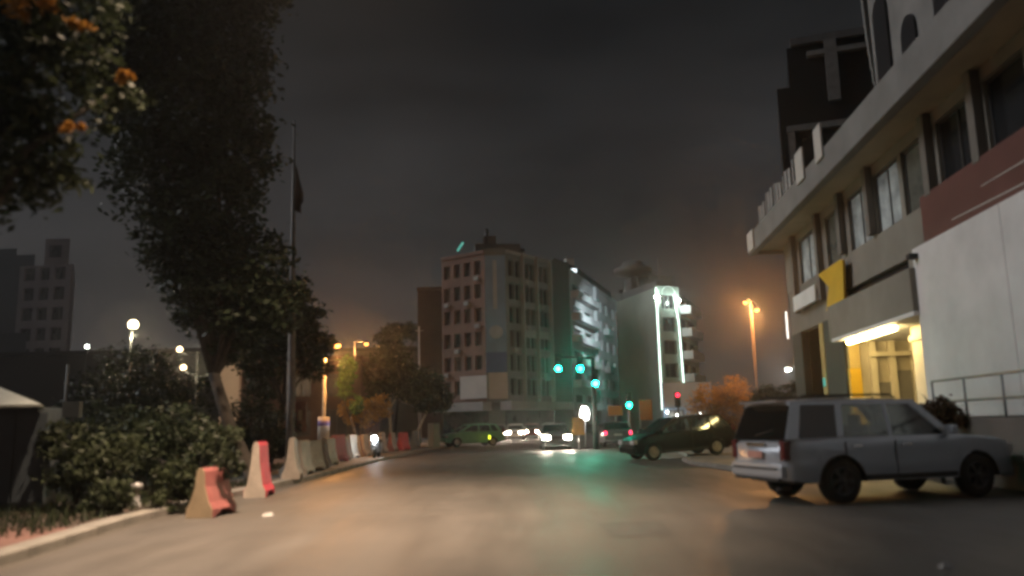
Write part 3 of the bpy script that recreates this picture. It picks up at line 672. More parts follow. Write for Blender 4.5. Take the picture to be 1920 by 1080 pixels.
MB().prism([(-104, 136), (-81.8, 135), (-91, 150), (-104, 150)], 0, 32, "xy").build("wall", M['navywall'], nv2); MB().prism([(-102, 137), (-86, 136.5), (-94, 148), (-102, 148)], 32.002, 33.5, "xy").build("roof_room", M['navywall'], nv2)
mp = thing("pale_panel_tower", "narrow pale beige display panel behind the parked car", "panel", (-15.8, 45, 0.1))
MB().bx(-16.35, -15.3, 44.9, 45.3, 1.6, 5.2).build("panel", mat("beige_panel", (0.5, 0.40, 0.31), 0.7, scale=0.5, var=0.12, emit=(0.5, 0.4, 0.3), es=0.05), mp)
MB().bx(-16.5, -15.15, 44.95, 45.25, 0.1, 1.59).build("base", M['darkgrey'], mp)
mr = thing("maroon_house", "low dark maroon building behind the reddish notice board", "building", (-13, 52, 0.1))
mP, mQ = (-17.0, 50.0), (-9.6, 50.5)
wall_grid(mr, mP, mQ, 0.1, 5.6, [(0.8, 2.2), (3.0, 4.4), (5.2, 6.6)], [(1.0, 2.6), (3.4, 4.8)], M['maroon'], M['panebrown'])
MB().bx(-16.9, -9.7, 51.2, 58, 0.1, 5.5).build("core", M['maroon'], mr); MB().bx(-17.2, -9.4, 49.7, 58.2, 5.6, 5.85).build("roof", M['maroon'], mr)
dk = thing("dark_row_house", "dark unlit house below the flat topped tree beside the slab", "building", (-18, 108, 0))
MB().bx(-24, -12.1, 108, 118, 0, 11.5).build("wall", M['darkgrey'], dk); MB().bx(-24.3, -12, 107.7, 118, 11.5, 12).build("roof", M['black'], dk)
fb = thing("dark_garden_block", "long dark block behind the park lamps", "building", (-40, 80, 0))
MB().bx(-52, -24, 78, 88, 0, 9.0).build("wall", M['black'], fb); MB().bx(-52.3, -23.7, 77.7, 88.3, 9.0, 9.4).build("roof", M['black'], fb)

# ------------------------------------------------------------------ street lamps, signals, signs
def street_lamp(name, label, base, heads, m, group, r=0.07, lamp_r=0.16, hm=None, lc=(1.0, 0.42, 0.12), lpow=1100):
    t = thing(name, label, "street lamp", base, 0, group)
    top = max(h[2] for h in heads) + 0.15
    MB().tube([base, (base[0], base[1], base[2] + 1.0), (base[0], base[1], top)], [r * 1.5, r * 1.2, r * 0.8], 10).build("pole", hm or M['pole'], t)
    MB().lathe([(r * 2.6, 0), (r * 2.6, 0.12), (r * 1.6, 0.35)], 12, 'z', base).build("base", hm or M['pole'], t)
    for h in heads:
        h = Vector(h); b = Vector((base[0], base[1], top - 0.05)); mid = (h + b) / 2 + Vector((0, 0, 0.18))
        a = MB().tube([b, mid, h + Vector((0, 0, 0.14))], [r * 0.6, r * 0.5, r * 0.5], 8).build("arm", hm or M['pole'], t)
        MB().lathe([(0.02, 0.2), (lamp_r * 0.9, 0.17), (lamp_r * 1.5, 0.06), (lamp_r * 1.45, 0.03), (0.0, 0.05)], 14, 'z', h).build("hood", M['darkpole'], a)
        MB().ball(h, lamp_r, 12, (1, 1, 0.75)).build("bulb", m, a)
        lpow > 1 and lamp_light(h, lc, lpow)
    return t
gs = "sodium street lamps"
street_lamp("street_lamp", "orange street lamp on a pale pole behind the row of barriers", (-8.45, 36, 0.11), [(-7.91, 36, 5.1)], E_orange, gs, 0.075, 0.15, M['palebark'], lpow=900)
street_lamp("street_lamp", "farther orange street lamp above the roadside trees", (-11.9, 60, 0.1), [(-11.0, 60, 7.6)], E_orange, gs, 0.08, 0.15)
street_lamp("street_lamp", "tall orange twin headed street lamp beside the large bush toned lamp orange", (17.95, 60, 0.0), [(17.46, 59.6, 10.05), (18.47, 60.3, 9.54)], E_orange, gs, 0.12, 0.17, M['rustpole'], lpow=1900)
# the lamp whose pool of light lies on the near road; its head hangs above the top of the picture
NL = street_lamp("street_lamp", "tall kerbside street lamp whose head hangs over the near road", (-6.7, 8.6, 0.11), [(-2.9, 11.4, 15.2)], glow("near_lamp", (1.0, 0.70, 0.45), 8), gs, 0.09, 0.18, lpow=0.001)
nd = bpy.data.lights.new("near_lamp_light", 'SPOT'); nd.energy = 34000; nd.color = (1.0, 0.72, 0.50); nd.spot_size = R(80); nd.spot_blend = 1.0; nd.shadow_soft_size = 0.25
no_ = bpy.data.objects.new("near_lamp_light", nd); col.objects.link(no_); no_.location = (-2.9, 11.4, 14.9); no_.rotation_euler = (Vector((-2.9, 14.2, 0)) - Vector((-2.9, 11.4, 14.9))).to_track_quat('-Z', 'Y').to_euler(); no_.scale = (0.68, 1.0, 1.0)
def globe_lamp(label, base, globes, m, group, r=0.05, gr=0.2, lpow=0):
    t = thing("park_lamp", label, "park lamp", base, 0, group)
    top = max(g[2] for g in globes)
    MB().lathe([(r * 3, 0), (r * 3, 0.3), (r * 1.3, 0.5), (r, 1.5), (r * 1.6, 1.56), (r, 1.62), (r * 0.9, top - base[2] - 0.2)], 10, 'z', base).build("post", M['darkpole'], t)
    for g in globes:
        p = Vector(g); q = Vector((base[0], base[1], p.z - 0.35))
        if (p - q).xy.length > 0.05: MB().tube([q, (p + q) / 2 + Vector((0, 0, -0.12)), p - Vector((0, 0, gr * 0.9))], 0.03, 6).build("arm", M['darkpole'], t)
        MB().ball(p, gr, 12).build("globe", m, t)
        if lpow: lamp_light(p, (1.0, 0.82, 0.55), lpow, 0.12, gr + 0.3)
        MB().lathe([(gr * 0.5, -gr * 1.15), (gr * 0.6, -gr * 0.8)], 10, 'z', p).build("collar", M['darkpole'], t)
gp = "globe lamps in the garden"
globe_lamp("single bright globe park lamp left of the tall tree", (-14.35, 30, 0.1), [(-14.28, 30, 5.45)], E_warm, gp, 0.05, 0.18, 420)
globe_lamp("four globe park lamp on a slim post", (-15.75, 40, 0.1), [(-16.65, 40, 5.49), (-14.84, 40.2, 5.53), (-16.26, 39.6, 4.55), (-14.98, 40, 4.45)], glow("globe_small", (1.0, 0.74, 0.42), 6), gp, 0.05, 0.15, 60)
q = at(163, 650, 60); globe_lamp("small distant white park lamp beside the lilac tower", (q.x, 60, 0.1), [(q.x, 60, q.z)], E_small, gp, 0.05, 0.13)
q = at(787, 731, 62); globe_lamp("small white park lamp before the roadside trees", (q.x, 62, 0.1), [(q.x, 62, q.z)], E_small, gp, 0.05, 0.11)
q = at(1478, 692, 62); street_lamp("street_lamp", "bright white street lamp beyond the dark bush", (q.x + 0.6, 62, 0), [(q.x, 62, q.z)], E_white, "white street lamps", 0.07, 0.2, lc=(0.95, 1, 0.97), lpow=400)

def signal_head(parent, x, y, z, lens, m, yaw=0.0, back=True):
    h = MB().box((x, y, z), (0.34, 0.26, 1.0)).build("signal_head", M['trim'], parent, 0.03)
    for k in range(3):
        zz = z + 0.3 - 0.3 * k; on = (k == lens)
        MB().lathe([(0.0, -0.18), (0.13, -0.17), (0.148, -0.132)], 14, 'y', (x, y, zz)).build("lens", m if on else M['darkgrey'], h)
        MB().lathe([(0.166, -0.132), (0.17, -0.26), (0.152, -0.26), (0.15, -0.134)], 14, 'y', (x, y, zz)).build("visor", M['trim'], h)
ts1 = thing("traffic_signal", "mast arm traffic signal showing the large green lights over the junction", "traffic light", (4.42, 45, 0), 0, "traffic signals at the junction")
MB().tube([(4.42, 45, 0), (4.42, 45, 5.0)], [0.16, 0.11], 12).build("pole", M['darkpole'], ts1)
MB().tube([(4.42, 45, 4.95), (3.6, 45, 5.05), (2.3, 45, 5.08)], [0.07, 0.06, 0.05], 8).build("mast_arm", M['darkpole'], ts1)
signal_head(ts1, 3.68, 44.85, 4.69, 2, E_green); signal_head(ts1, 2.46, 44.85, 4.71, 2, E_green2); signal_head(ts1, 4.48, 44.75, 3.84, 2, E_green2)
ts2 = thing("traffic_signal", "post mounted green traffic signal between the orange boards", "traffic light", (7.0, 50, 0), 0, "traffic signals at the junction")
MB().tube([(7.0, 50, 0), (7.0, 50, 2.3)], 0.07, 10).build("pole", M['palemetal'], ts2); signal_head(ts2, 7.0, 49.85, 2.72, 2, glow("green_signal_mid", (0.006, 1.0, 0.5), 110))
ts3 = thing("traffic_signal", "post mounted red traffic signal in front of the low pale shop", "traffic light", (11.05, 55, 0.1), 0, "traffic signals at the junction")
MB().tube([(11.05, 55, 0), (11.05, 55, 2.5)], 0.06, 10).build("pole", M['darkpole'], ts3); signal_head(ts3, 11.0, 54.85, 2.82, 0, E_red)
def board(name, label, c, w_, h_, m, group, cat="sign", posts=(0.0,), pm=None):
    t = thing(name, label, cat, (c[0], c[1], 0), 0, group)
    MB().box((c[0], c[1], c[2]), (w_, 0.06, h_)).build("board", m, t, 0.01)
    for k in posts: MB().tube([(c[0] + k, c[1] + 0.07, 0), (c[0] + k, c[1] + 0.07, c[2] + h_ * 0.3)], 0.035, 8).build("post", pm or M['palemetal'], t)
    return t
go = "orange roadwork boards"
board("orange_board", "wide orange board on a pale post left of the green signal", (6.22, 50.3, 2.12), 0.9, 0.62, M['orangeboard'], go)
board("orange_board", "tall orange board on a pale post right of the green signal", (8.05, 50, 2.12), 0.78, 1.25, M['orangeboard'], go, posts=(-0.36,))
board("yellow_board", "yellow roadwork board under the white lit sign", (3.42, 44, 1.25), 0.62, 0.95, mat("lit_yellow_board", (0.8, 0.42, 0.03), 0.45, var=0.2), None)
l_ = thing("lit_sign", "glaring white lit sign beside the signal pole", "sign", (3.95, 46, 0))
MB().prism([(3.72, 1.62), (4.12, 1.58), (4.2, 1.95), (4.08, 2.3), (3.8, 2.34), (3.68, 1.98)], 45.9, 45.98).build("face", E_whitesign, l_); MB().tube([(3.95, 46.1, 0), (3.95, 46.1, 1.9)], 0.04, 8).build("post", M['palemetal'], l_)
MB().prism([(3.70, 1.60), (4.14, 1.56), (4.22, 1.95), (4.10, 2.32), (3.78, 2.36), (3.66, 1.98)], 45.985, 46.06).build("housing", M['palemetal'], l_)
nbd = board("notice_board", "reddish notice board on a post behind the barriers", (-7.25, 27.5, 1.85), 0.42, 1.0, M['signred'], None, "notice board", (-0.17,))
MB().box((-7.25, 27.46, 1.9), (0.12, 0.012, 0.35)).build("figure", M['cream_plastic'], nbd)
# flag pole
fp = thing("flag_pole", "tall dark grey pole with a drooping flag by the barriers", "pole", (-6.62, 24, 0.11))
MB().tube([(-6.62, 24, 0.11), (-6.62, 24, 2.5), (-6.66, 24, 6.0), (-6.72, 24, 11.0)], [0.15, 0.13, 0.09, 0.03], 12).build("pole", M['flagpole'], fp)
fv = []; ff = []
for i in range(13):
    for j in range(6):
        z = 9.6 - i * 0.125; wd = (0.04 + 0.26 * min(1, i / 7.0)) * (1.0 if i < 10 else 0.75); u = j / 5
        fv.append((-6.66 + u * wd, 24 + 0.09 * math.sin(u * 9 + i * 0.3), z - 0.12 * u))
for i in range(12):
    for j in range(5): ff.append((i * 6 + j, i * 6 + j + 1, (i + 1) * 6 + j + 1, (i + 1) * 6 + j))
MB().add(fv, ff, True).build("flag", M['flag'], fp, fixn=False)
MB().lathe([(0.3, 0), (0.3, 0.15), (0.17, 0.3)], 12, 'z', (-6.62, 24, 0.11)).build("base", M['kerb'], fp)
p_ = thing("utility_pole", "thin pale utility pole beside the brown slab", "pole", (-10.6, 88, 0))
MB().tube([(-10.25, 88, 0), (-10.35, 88, 12.3)], [0.14, 0.08], 8).build("pole", M['hoard'], p_); MB().box((-10.3, 88, 11.8), (0.9, 0.08, 0.08)).build("crossbar", M['hoard'], p_)
# posters wrapped round the pale lamp pole
wp = MB().tube([(-8.45, 35.98, 0.9), (-8.45, 35.98, 1.95)], 0.26, 12).build("poster_wrap", M['paper']); tag(wp, "pale poster wrap round the lamp pole behind the barriers", "poster")
MB().tube([(-8.45, 35.98, 1.55), (-8.45, 35.98, 1.78)], 0.265, 12).build("violet_band", M['violet'], wp)
# garden bollard
gb = thing("garden_bollard", "short pale bollard among the shrubs by the kerb", "bollard", (-7.0, 15.2, 0.1))
MB().lathe([(0.09, 0), (0.09, 0.06), (0.06, 0.08), (0.06, 0.30), (0.10, 0.32), (0.10, 0.42), (0.0, 0.45)], 14, 'z', (-7.0, 15.2, 0.1)).build("body", M['palemetal'], gb)
# kiosk
kk = thing("kiosk", "dark shuttered kiosk with a white and green awning at the left edge", "kiosk", (-10.2, 15.6, 0.1))
MB().bx(-12.2, -8.75, 14.9, 15.7, 0.1, 1.95).build("body", M['slate'], kk, 0.03)
for i in range(6):
    x = -12.1 + i * 0.6; MB().bx(x, x + 0.56, 14.86, 14.897, 0.25, 1.85).build("shutter_panel", M['slate'], kk, 0.008)
AP = (-10.6, 15.1, 2.75); cs = [(-12.6, 14.2), (-8.3, 14.2), (-9.2, 15.9), (-12.6, 15.9)]
for k in range(4):
    (xa, ya_), (xb, yb_) = cs[k], cs[(k + 1) % 4]
    for j in range(4):
        u0, u1 = j / 4, (j + 1) / 4; p0 = (xa + (xb - xa) * u0, ya_ + (yb_ - ya_) * u0, 1.98); p1 = (xa + (xb - xa) * u1, ya_ + (yb_ - ya_) * u1, 1.98)
        q_ = MB().add([p0, p1, AP, (p0[0], p0[1], 1.94), (p1[0], p1[1], 1.94), (AP[0], AP[1], AP[2] - 0.04)], [(0, 1, 2), (3, 5, 4), (0, 3, 4, 1), (1, 4, 5, 2), (2, 5, 3, 0)])
        q_.build("canopy_panel", M['awningwhite'] if j in (0, 3) else M['awninggreen'], kk)
# white box beside a thin mast in the garden
wb = thing("white_cabinet", "small white box cabinet beside a thin mast in the garden", "cabinet", at(136, 780, 22))
p = at(136, 768, 22); MB().box((p.x, 22, p.z), (0.42, 0.3, 0.42), 0.2).build("box", M['awningwhite'], wb, 0.01); MB().box((p.x, 22, p.z / 2 - 0.05), (0.1, 0.1, p.z - 0.35)).build("post", M['pole'], wb)
p = at(122, 720, 23); q = MB().tube([(p.x, 23, 0.1), (p.x + 0.05, 23, 3.4)], 0.035, 8).build("thin_mast", M['pole']); tag(q, "thin pale mast left of the park lamp", "mast")

# ------------------------------------------------------------------ barriers
def barrier(name, label, x, y, z, a, L, H, sidem, endm, group="red and white plastic barriers along the kerb"):
    t = thing(name, label, "barrier", (x, y, z), a, group)
    W = 0.5
    prof = [(-W / 2, 0.0), (-W / 2, 0.14), (-W * 0.36, 0.26), (-W * 0.20, H * 0.62), (-W * 0.15, H * 0.93), (-W * 0.08, H), (W * 0.08, H), (W * 0.15, H * 0.93), (W * 0.20, H * 0.62), (W * 0.36, 0.26), (W / 2, 0.14), (W / 2, 0.0)]
    n = len(prof); st = [-L / 2, -L / 2 + 0.05, -L / 2 + 0.32, L / 2 - 0.32, L / 2 - 0.05, L / 2]
    cut = [0, 0, 0.11, 0.11, 0, 0]; sc_ = [0.93, 1, 1, 1, 1, 0.93]
    vs = []; fs = []
    for k, xx in enumerate(st):
        for yy, zz in prof: vs.append((xx, yy * sc_[k], max(zz, cut[k]) if zz < 0.05 else zz))
    for k in range(len(st) - 1):
        for i in range(n): j = (i + 1) % n; fs.append((k * n + i, k * n + j, (k + 1) * n + j, (k + 1) * n + i))
    mb = MB().add(vs, fs); me = mb.mesh("body", sidem, 0.012)
    o = bpy.data.objects.new("body", me); col.objects.link(o); o.parent = t
    for s in (-1, 1):
        e = MB(); e.prism([(yy * 0.93, zz) for yy, zz in prof], s * (L / 2 - 0.001), s * (L / 2 + 0.016), 'yz')
        o = bpy.data.objects.new("end_panel", e.mesh("end_panel", endm, 0.006)); col.objects.link(o); o.parent = t
    return t
B_ = [(397, 966, 0.0, 84, 0.9, 0.82, 'fadedred', 'cream_plastic', "faded red barrier with a cream end, first in the row under the shrubs"),
      (486, 930, 0.0, 96, 1.0, 1.18, 'red_plastic', 'white_plastic', "tall white barrier with a bright red side, second in the row"),
      (548, 897, 0.12, 100, 1.0, 1.1, 'white_plastic', 'white_plastic', "dirty white barrier in front of the flag pole"),
      (567, 890, 0.12, 90, 1.0, 1.0, 'white_plastic', 'white_plastic', "white barrier half hidden right behind the flag pole"),
      (617, 872, 0.12, 82, 0.8, 0.96, 'white_plastic', 'white_plastic', "grimy white barrier just before the red middle one"),
      (648, 862, 0.12, 101, 0.85, 0.95, 'white_plastic', 'white_plastic', "white barrier touching the red middle one on its far side"),
      (672, 857, 0.12, 98, 0.85, 0.97, 'fadedred', 'cream_plastic', "cream ended barrier with faded red sides two before the scooter headlamp"),
      (705, 851, 0.12, 90, 1.0, 1.0, 'white_plastic', 'white_plastic', "white barrier right beside the scooter on its far side"),
      (735, 846, 0.12, 86, 1.0, 1.0, 'white_plastic', 'fadedred', "white barrier with a red end next before the all red one"),
      (585, 883, 0.12, 74, 0.9, 0.95, 'white_plastic', 'white_plastic', "white barrier just right of the flag pole"),
      (604, 877, 0.12, 104, 0.9, 1.02, 'white_plastic', 'white_plastic', "white barrier under the reddish notice board"),
      (633, 866, 0.12, 70, 0.9, 1.05, 'red_plastic', 'fadedred', "red sided barrier in the middle of the row"),
      (660, 859, 0.12, 80, 0.8, 1.02, 'white_plastic', 'white_plastic', "white barrier next beyond the red middle one"),
      (683, 855, 0.12, 84, 0.8, 1.0, 'white_plastic', 'white_plastic', "white barrier just before the scooter headlamp"),
      (694, 853, 0.12, 97, 0.8, 1.0, 'white_plastic', 'white_plastic', "white barrier directly below the scooter headlamp"),
      (716, 849, 0.12, 88, 1.0, 1.05, 'white_plastic', 'white_plastic', "white barrier just beyond the scooter headlamp"),
      (756, 844, 0.12, 70, 0.9, 1.0, 'red_plastic', 'red_plastic', "bright all red barrier near the far end of the row"),
      (778, 839, 0.12, 80, 0.9, 1.05, 'white_plastic', 'white_plastic', "white barrier at the far end of the row")]
for px, py, z, a, L, H, sm, em_, lab in B_:
    p = gnd(px, py, z); barrier("traffic_barrier", lab, p.x, p.y, z, R(a), L, H, M[sm], M[em_])
for i, (px, lab) in enumerate(((808, "pale concrete post left of the green car"), (819, "pale concrete post touching the green car's nose"))):
    p = gnd(px, 838, 0.12); pp = MB().box((p.x, p.y, 0.12 + 0.75), (0.42, 0.4, 1.5), 0.1, 0.9).build("concrete_post", M['greenwall'] if i else M['hoard'], None, 0.03)
    tag(pp, lab, "post", "concrete posts at the kerb end")

# ------------------------------------------------------------------ vehicles
def lerp_tab(t, x):
    if x >= t[0][0]: return t[0][1]
    for (x0, y0), (x1, y1) in zip(t, t[1:]):
        if x1 <= x <= x0: return y0 + (y1 - y0) * (x0 - x) / (x0 - x1 + 1e-9)
    return t[-1][1]
def car(name, label, cat, loc, bearing, P, paint, head=None, tail=None, group=None, pitch=0.0, rim='rim', detail=True, rear_glass='glass'):
    t = thing(name, label, cat, loc, R(90 - bearing), group)
    t.rotation_euler = (0, pitch, R(90 - bearing)); 
    base = t
    def part(n, mb, m, parent=None, bevel=0.0):
        me = mb if isinstance(mb, bpy.types.Mesh) else mb.mesh(n, m, bevel)
        o = bpy.data.objects.new(n, me); col.objects.link(o); o.parent = parent or base; return o
    hl, hw, wr = P['L'] / 2, P['W'] / 2, P['wr']; ax = (P['wb'] / 2 + P.get('sh', 0), -P['wb'] / 2 + P.get('sh', 0))
    top, plan = P['top'], P['plan']; sill = P['sill']; ar = wr * 1.16
    # body shell
    xs = set(); n0 = 34
    for i in range(n0 + 1): xs.add(round(hl - 2 * hl * i / n0, 4))
    for a in ax:
        for k in range(13): xs.add(round(a + ar * math.cos(math.pi * k / 12), 4))
    xs = sorted(xs, reverse=True)
    def low(x):
        z = sill
        if x > hl - 0.55: z = sill + 0.06 * (x - hl + 0.55) / 0.55
        if x < -hl + 0.5: z = sill + P.get('rtuck', 0.1) * (-hl + 0.5 - x) / 0.5
        for a in ax:
            d = abs(x - a)
            if d < ar: z = max(z, wr * 0.98 + math.sqrt(max(0, ar * ar - d * d)) * 0.98)
        return z
    def yside(x, z):
        w_ = lerp_tab(plan, x) * hw; zt = lerp_tab(top, x); k = (z - 0.62) / 0.5
        return w_ * (1 - 0.045 * min(1.4, k * k)) - (0.012 if abs(z - P['crease']) < 0.02 else 0)
    vs = []; fs = []; smf = []
    NS = 8
    for x in xs:
        zt = lerp_tab(top, x); zl = min(low(x), zt - 0.06); row = []
        for j in range(NS): z = zl + (zt - zl) * j / (NS - 1); row.append((x, yside(x, z), z))
        ye = row[-1][1]
        for k in (0.93, 0.72, 0.4, 0.0): row.append((x, ye * k, zt + 0.045 * (1 - k) ** 0.5 * (1 if k < 0.9 else 0.6)))
        full = row + [(a, -b, c) for a, b, c in reversed(row[:-1])]
        vs += full
    n = len(full)
    for i in range(len(xs) - 1):
        for j in range(n - 1): fs.append((i * n + j, (i + 1) * n + j, (i + 1) * n + j + 1, i * n + j + 1))
    fs.append(tuple(range(n))); fs.append(tuple((len(xs) - 1) * n + j for j in range(n))[::-1])
    mb = MB().add(vs, fs, True); me = mb.mesh("body", paint)
    part("body", me, None)
    part("underbody", MB().bx(-hl + 0.25, hl - 0.25, -hw * 0.72, hw * 0.72, sill - 0.02, sill + 0.28), M['trim'])
    # greenhouse: pillars, roof, glass
    g = P['gh']; zr = P['H']; yb = hw * P.get('ghb', 0.90); yt = hw * P.get('ght', 0.74); zb = P['belt']
    def roofz(x):
        u = (x - (g['wt'] + g['rt']) / 2) / ((g['wt'] - g['rt']) / 2); return zr - 0.05 * u * u
    def sy(z): return yb + (yt - yb) * (z - zb) / (zr - zb)
    def sp(x, z, s, off=0.0): return (x, s * (sy(z) + off), z)
    rf = MB(); vv = []; ff = []; xr = [g['wt'] + 0.04 - (g['wt'] - g['rt'] + 0.08) * i / 10 for i in range(11)]
    for x in xr:
        for k in (-1, -0.92, -0.6, 0, 0.6, 0.92, 1): vv.append((x, k * (yt + 0.015), roofz(x) + 0.03 * (1 - k * k) - (0.03 if abs(k) == 1 else 0)))
    for i in range(10):
        for j in range(6): ff.append((i * 7 + j, i * 7 + j + 1, (i + 1) * 7 + j + 1, (i + 1) * 7 + j))
    nt = len(vv); vv += [(a, b * 0.99, c - 0.05) for a, b, c in vv]; ff += [tuple(q + nt for q in f[::-1]) for f in ff]
    for i in range(10): ff += [(i * 7, (i + 1) * 7, (i + 1) * 7 + nt, i * 7 + nt), (i * 7 + 6, i * 7 + 6 + nt, (i + 1) * 7 + 6 + nt, (i + 1) * 7 + 6)]
    ff += [tuple(range(7)) + tuple(range(nt + 6, nt - 1, -1)), tuple(70 + i for i in range(7))[::-1] + tuple(nt + 70 + i for i in range(7))]
    rf.add(vv, ff, True); part("roof", rf, paint)
    zt_ = zr - 0.10
    def quad3(mb, a, b, c, d, s, th=0.05):
        o = [sp(*a, s), sp(*b, s), sp(*c, s), sp(*d, s)]; i_ = [sp(*a, s, -th), sp(*b, s, -th), sp(*c, s, -th), sp(*d, s, -th)]
        mb.hexa(o + i_)
    wins = g['wins']                     # list of (x_front_bottom, x_front_top, x_rear_top, x_rear_bottom)
    for s in (-1, 1):
        pil = MB()
        quad3(pil, (g['wb'], zb), (wins[0][0], zb), (wins[0][1], zt_), (g['wt'], zr - 0.03), s)
        for a, b in zip(wins, wins[1:]): quad3(pil, (a[3], zb), (b[0], zb), (b[1], zt_), (a[2], zt_), s)
        quad3(pil, (wins[-1][3], zb), (g['rb'], zb), (g['rt'], zr - 0.03), (wins[-1][2], zt_), s)
        quad3(pil, (wins[0][1], zt_), (wins[-1][2], zt_), (g['rt'] , zr - 0.035), (g['wt'], zr - 0.035), s)
        part("pillar_frame", pil, paint)
    for s in (-1, 1):
        for k, wv in enumerate(wins):
            q = MB(); quad3(q, (wv[0], zb), (wv[3], zb), (wv[2], zt_), (wv[1], zt_), s, 0.012)
            part("side_window", q, M['glass'] if k < 2 else M[rear_glass])
    def screen(nm, xb, xt, m, zb_):
        q = MB(); o_ = 0.012
        a = [(xb, -sy(zb) * 0.96, zb_), (xb, sy(zb) * 0.96, zb_), (xt, sy(zt_) * 0.97, zr - 0.06), (xt, -sy(zt_) * 0.97, zr - 0.06)]
        q.hexa(a + [(x - o_, y, z - o_) for x, y, z in a]); return part(nm, q, m)
    screen("windscreen", g['wb'] + 0.02, g['wt'] + 0.02, M['glass'], zb); screen("rear_window", g['rb'] - 0.012, g['rt'] - 0.01, M[rear_glass], zb)
    # interior
    se = MB()
    for x in (0.25, -0.75):
        for y in (-0.36, 0.36):
            se.box((x, y, 0.62), (0.5, 0.5, 0.3)); se.box((x - 0.28, y, 0.98), (0.16, 0.48, 0.62)); se.box((x - 0.3, y, min(zr - 0.22, 1.38)), (0.1, 0.26, 0.2))
    se.bx(g['rb'] + 0.1, g['wb'] - 0.15, -hw * 0.8, hw * 0.8, 0.4, 0.5); se.bx(g['wb'] - 0.3, g['wb'] - 0.12, -hw * 0.78, hw * 0.78, 0.5, zb + 0.0)
    part("seats", se, M['seat'])
    # wheels
    key = ("wheel", wr, rim)
    if key not in CACHE:
        ty = MB().lathe([(wr * 0.62, -0.10), (wr * 0.9, -0.115), (wr * 0.985, -0.085), (wr, 0.0), (wr * 0.985, 0.085), (wr * 0.9, 0.115), (wr * 0.62, 0.10)], 28, 'y').mesh("wheel", M['tyre'])
        rm = MB().lathe([(wr * 0.63, 0.105), (wr * 0.60, 0.118), (wr * 0.55, 0.095), (wr * 0.52, 0.04), (wr * 0.1, 0.035), (0.001, 0.035)], 24, 'y')
        for k in range(6):
            an = 2 * math.pi * k / 6; c_, s_ = math.cos(an), math.sin(an); px_, pz_ = -s_, c_
            r0, r1, h0, h1 = wr * 0.08, wr * 0.58, wr * 0.09, wr * 0.075; p = []
            for yy in (0.04, 0.10):
                for r_, h_ in ((r0, -h0), (r1, -h1), (r1, h1), (r0, h0)): p.append((c_ * r_ + px_ * h_, yy + 0.0, s_ * r_ + pz_ * h_))
            rm.hexa(p)
        rm.lathe([(wr * 0.16, 0.10), (wr * 0.15, 0.118), (0.001, 0.12)], 12, 'y')
        CACHE[key] = (ty, rm.mesh("rim", M[rim]), MB().lathe([(wr * 0.62, 0.0), (wr * 0.52, 0.03), (0.001, 0.03)], 16, 'y').mesh("brake_disc", M['trim']))
    for a in ax:
        for s in (-1, 1):
            wv = part("wheel", CACHE[key][0], None); wv.location = (a, s * (hw - 0.135), wr)
            if s < 0: wv.rotation_euler = (0, 0, math.pi)
            part("rim", CACHE[key][1], None, wv); part("brake_disc", CACHE[key][2], None, wv)
    # lamps, bumpers, trim
    xf, xrr = hl, -hl
    for s in (-1, 1):
        hx = xf - 0.16; hy = s * hw * 0.66; hz = P.get('hz', 0.70)
        q = MB().box((hx + 0.11, hy, hz), (0.16, 0.36, 0.17)); part("headlight", q, head or M['clearlens'], None, 0.03)
        q = MB(); tz0, tz1 = P.get('tz', (0.72, 1.0)); yo = lerp_tab(plan, -hl + 0.05) * hw
        q.bx(xrr - 0.018, xrr + 0.17, min(s * (yo - 0.13), s * (yo + 0.014)), max(s * (yo - 0.13), s * (yo + 0.014)), tz0, tz1)
        part("tail_light", q, tail or M['redlens'], None, 0.02)
        q = MB().box((g['wb'] - 0.22, s * (hw + 0.06), zb + 0.1), (0.12, 0.2, 0.15)); part("mirror", q, P.get('mirror') or paint, None, 0.03)
        if detail:
            for a in wins[:2]:
                xh = (a[3] + 0.2); q = MB().box((xh, s * (yside(xh, zb - 0.16) + 0.012), zb - 0.14), (0.2, 0.03, 0.035)); part("door_handle", q, M['chrome'] if P.get('chromeh') else paint, None, 0.01)
                q = MB().box((a[3] - 0.03, s * (yside(a[3], 0.7) + 0.001), 0.68), (0.014, 0.012, 0.72)); part("door_seam", q, M['trim'])
            q = MB().bx(ax[1] + ar + 0.02, ax[0] - ar - 0.02, min(s * (hw - 0.045), s * (hw + 0.006)), max(s * (hw - 0.045), s * (hw + 0.006)), sill + 0.02, sill + 0.11); part("sill_trim", q, M['trim'], None, 0.01)
            vsA = []
            for a in ax:
                q = MB(); K = 12; pts = []
                for k in range(K + 1):
                    an = math.pi * k / K; pts.append((a + ar * 1.02 * math.cos(an), s * (hw * lerp_tab(plan, a) - 0.016), wr * 0.98 + ar * math.sin(an)))
                q.tube(pts, 0.022, 6); part("arch_trim", q, M['trim'])
    q = MB().box((xf - 0.04, 0, 0.42), (0.16, hw * 1.62, 0.2)); part("front_bumper", q, P.get('bump') or paint, None, 0.04)
    q = MB().box((xf + 0.0, 0, hz_g(P)), (0.05, hw * 0.8, 0.13)); part("grille", q, M['trim'], None, 0.01)
    q = MB().box((xrr + 0.02, 0, 0.56), (0.2, hw * 1.74, 0.24)); part("rear_bumper", q, P.get('bump') or paint, None, 0.05)
    q = MB().box((xrr - 0.055, 0, P.get('platez', 0.8)), (0.015, 0.46, 0.12)); part("number_plate", q, P.get('plate') or M['plate'], None)
    if detail:
        q = MB().box((xrr + 0.0, 0, 0.425), (0.14, hw * 1.5, 0.06)); part("bumper_strip", q, M['trim'], None, 0.01)
        q = MB().box((xrr - 0.085, 0, 0.60), (0.02, hw * 1.5, 0.03)); part("bumper_line", q, M['trim'], None)
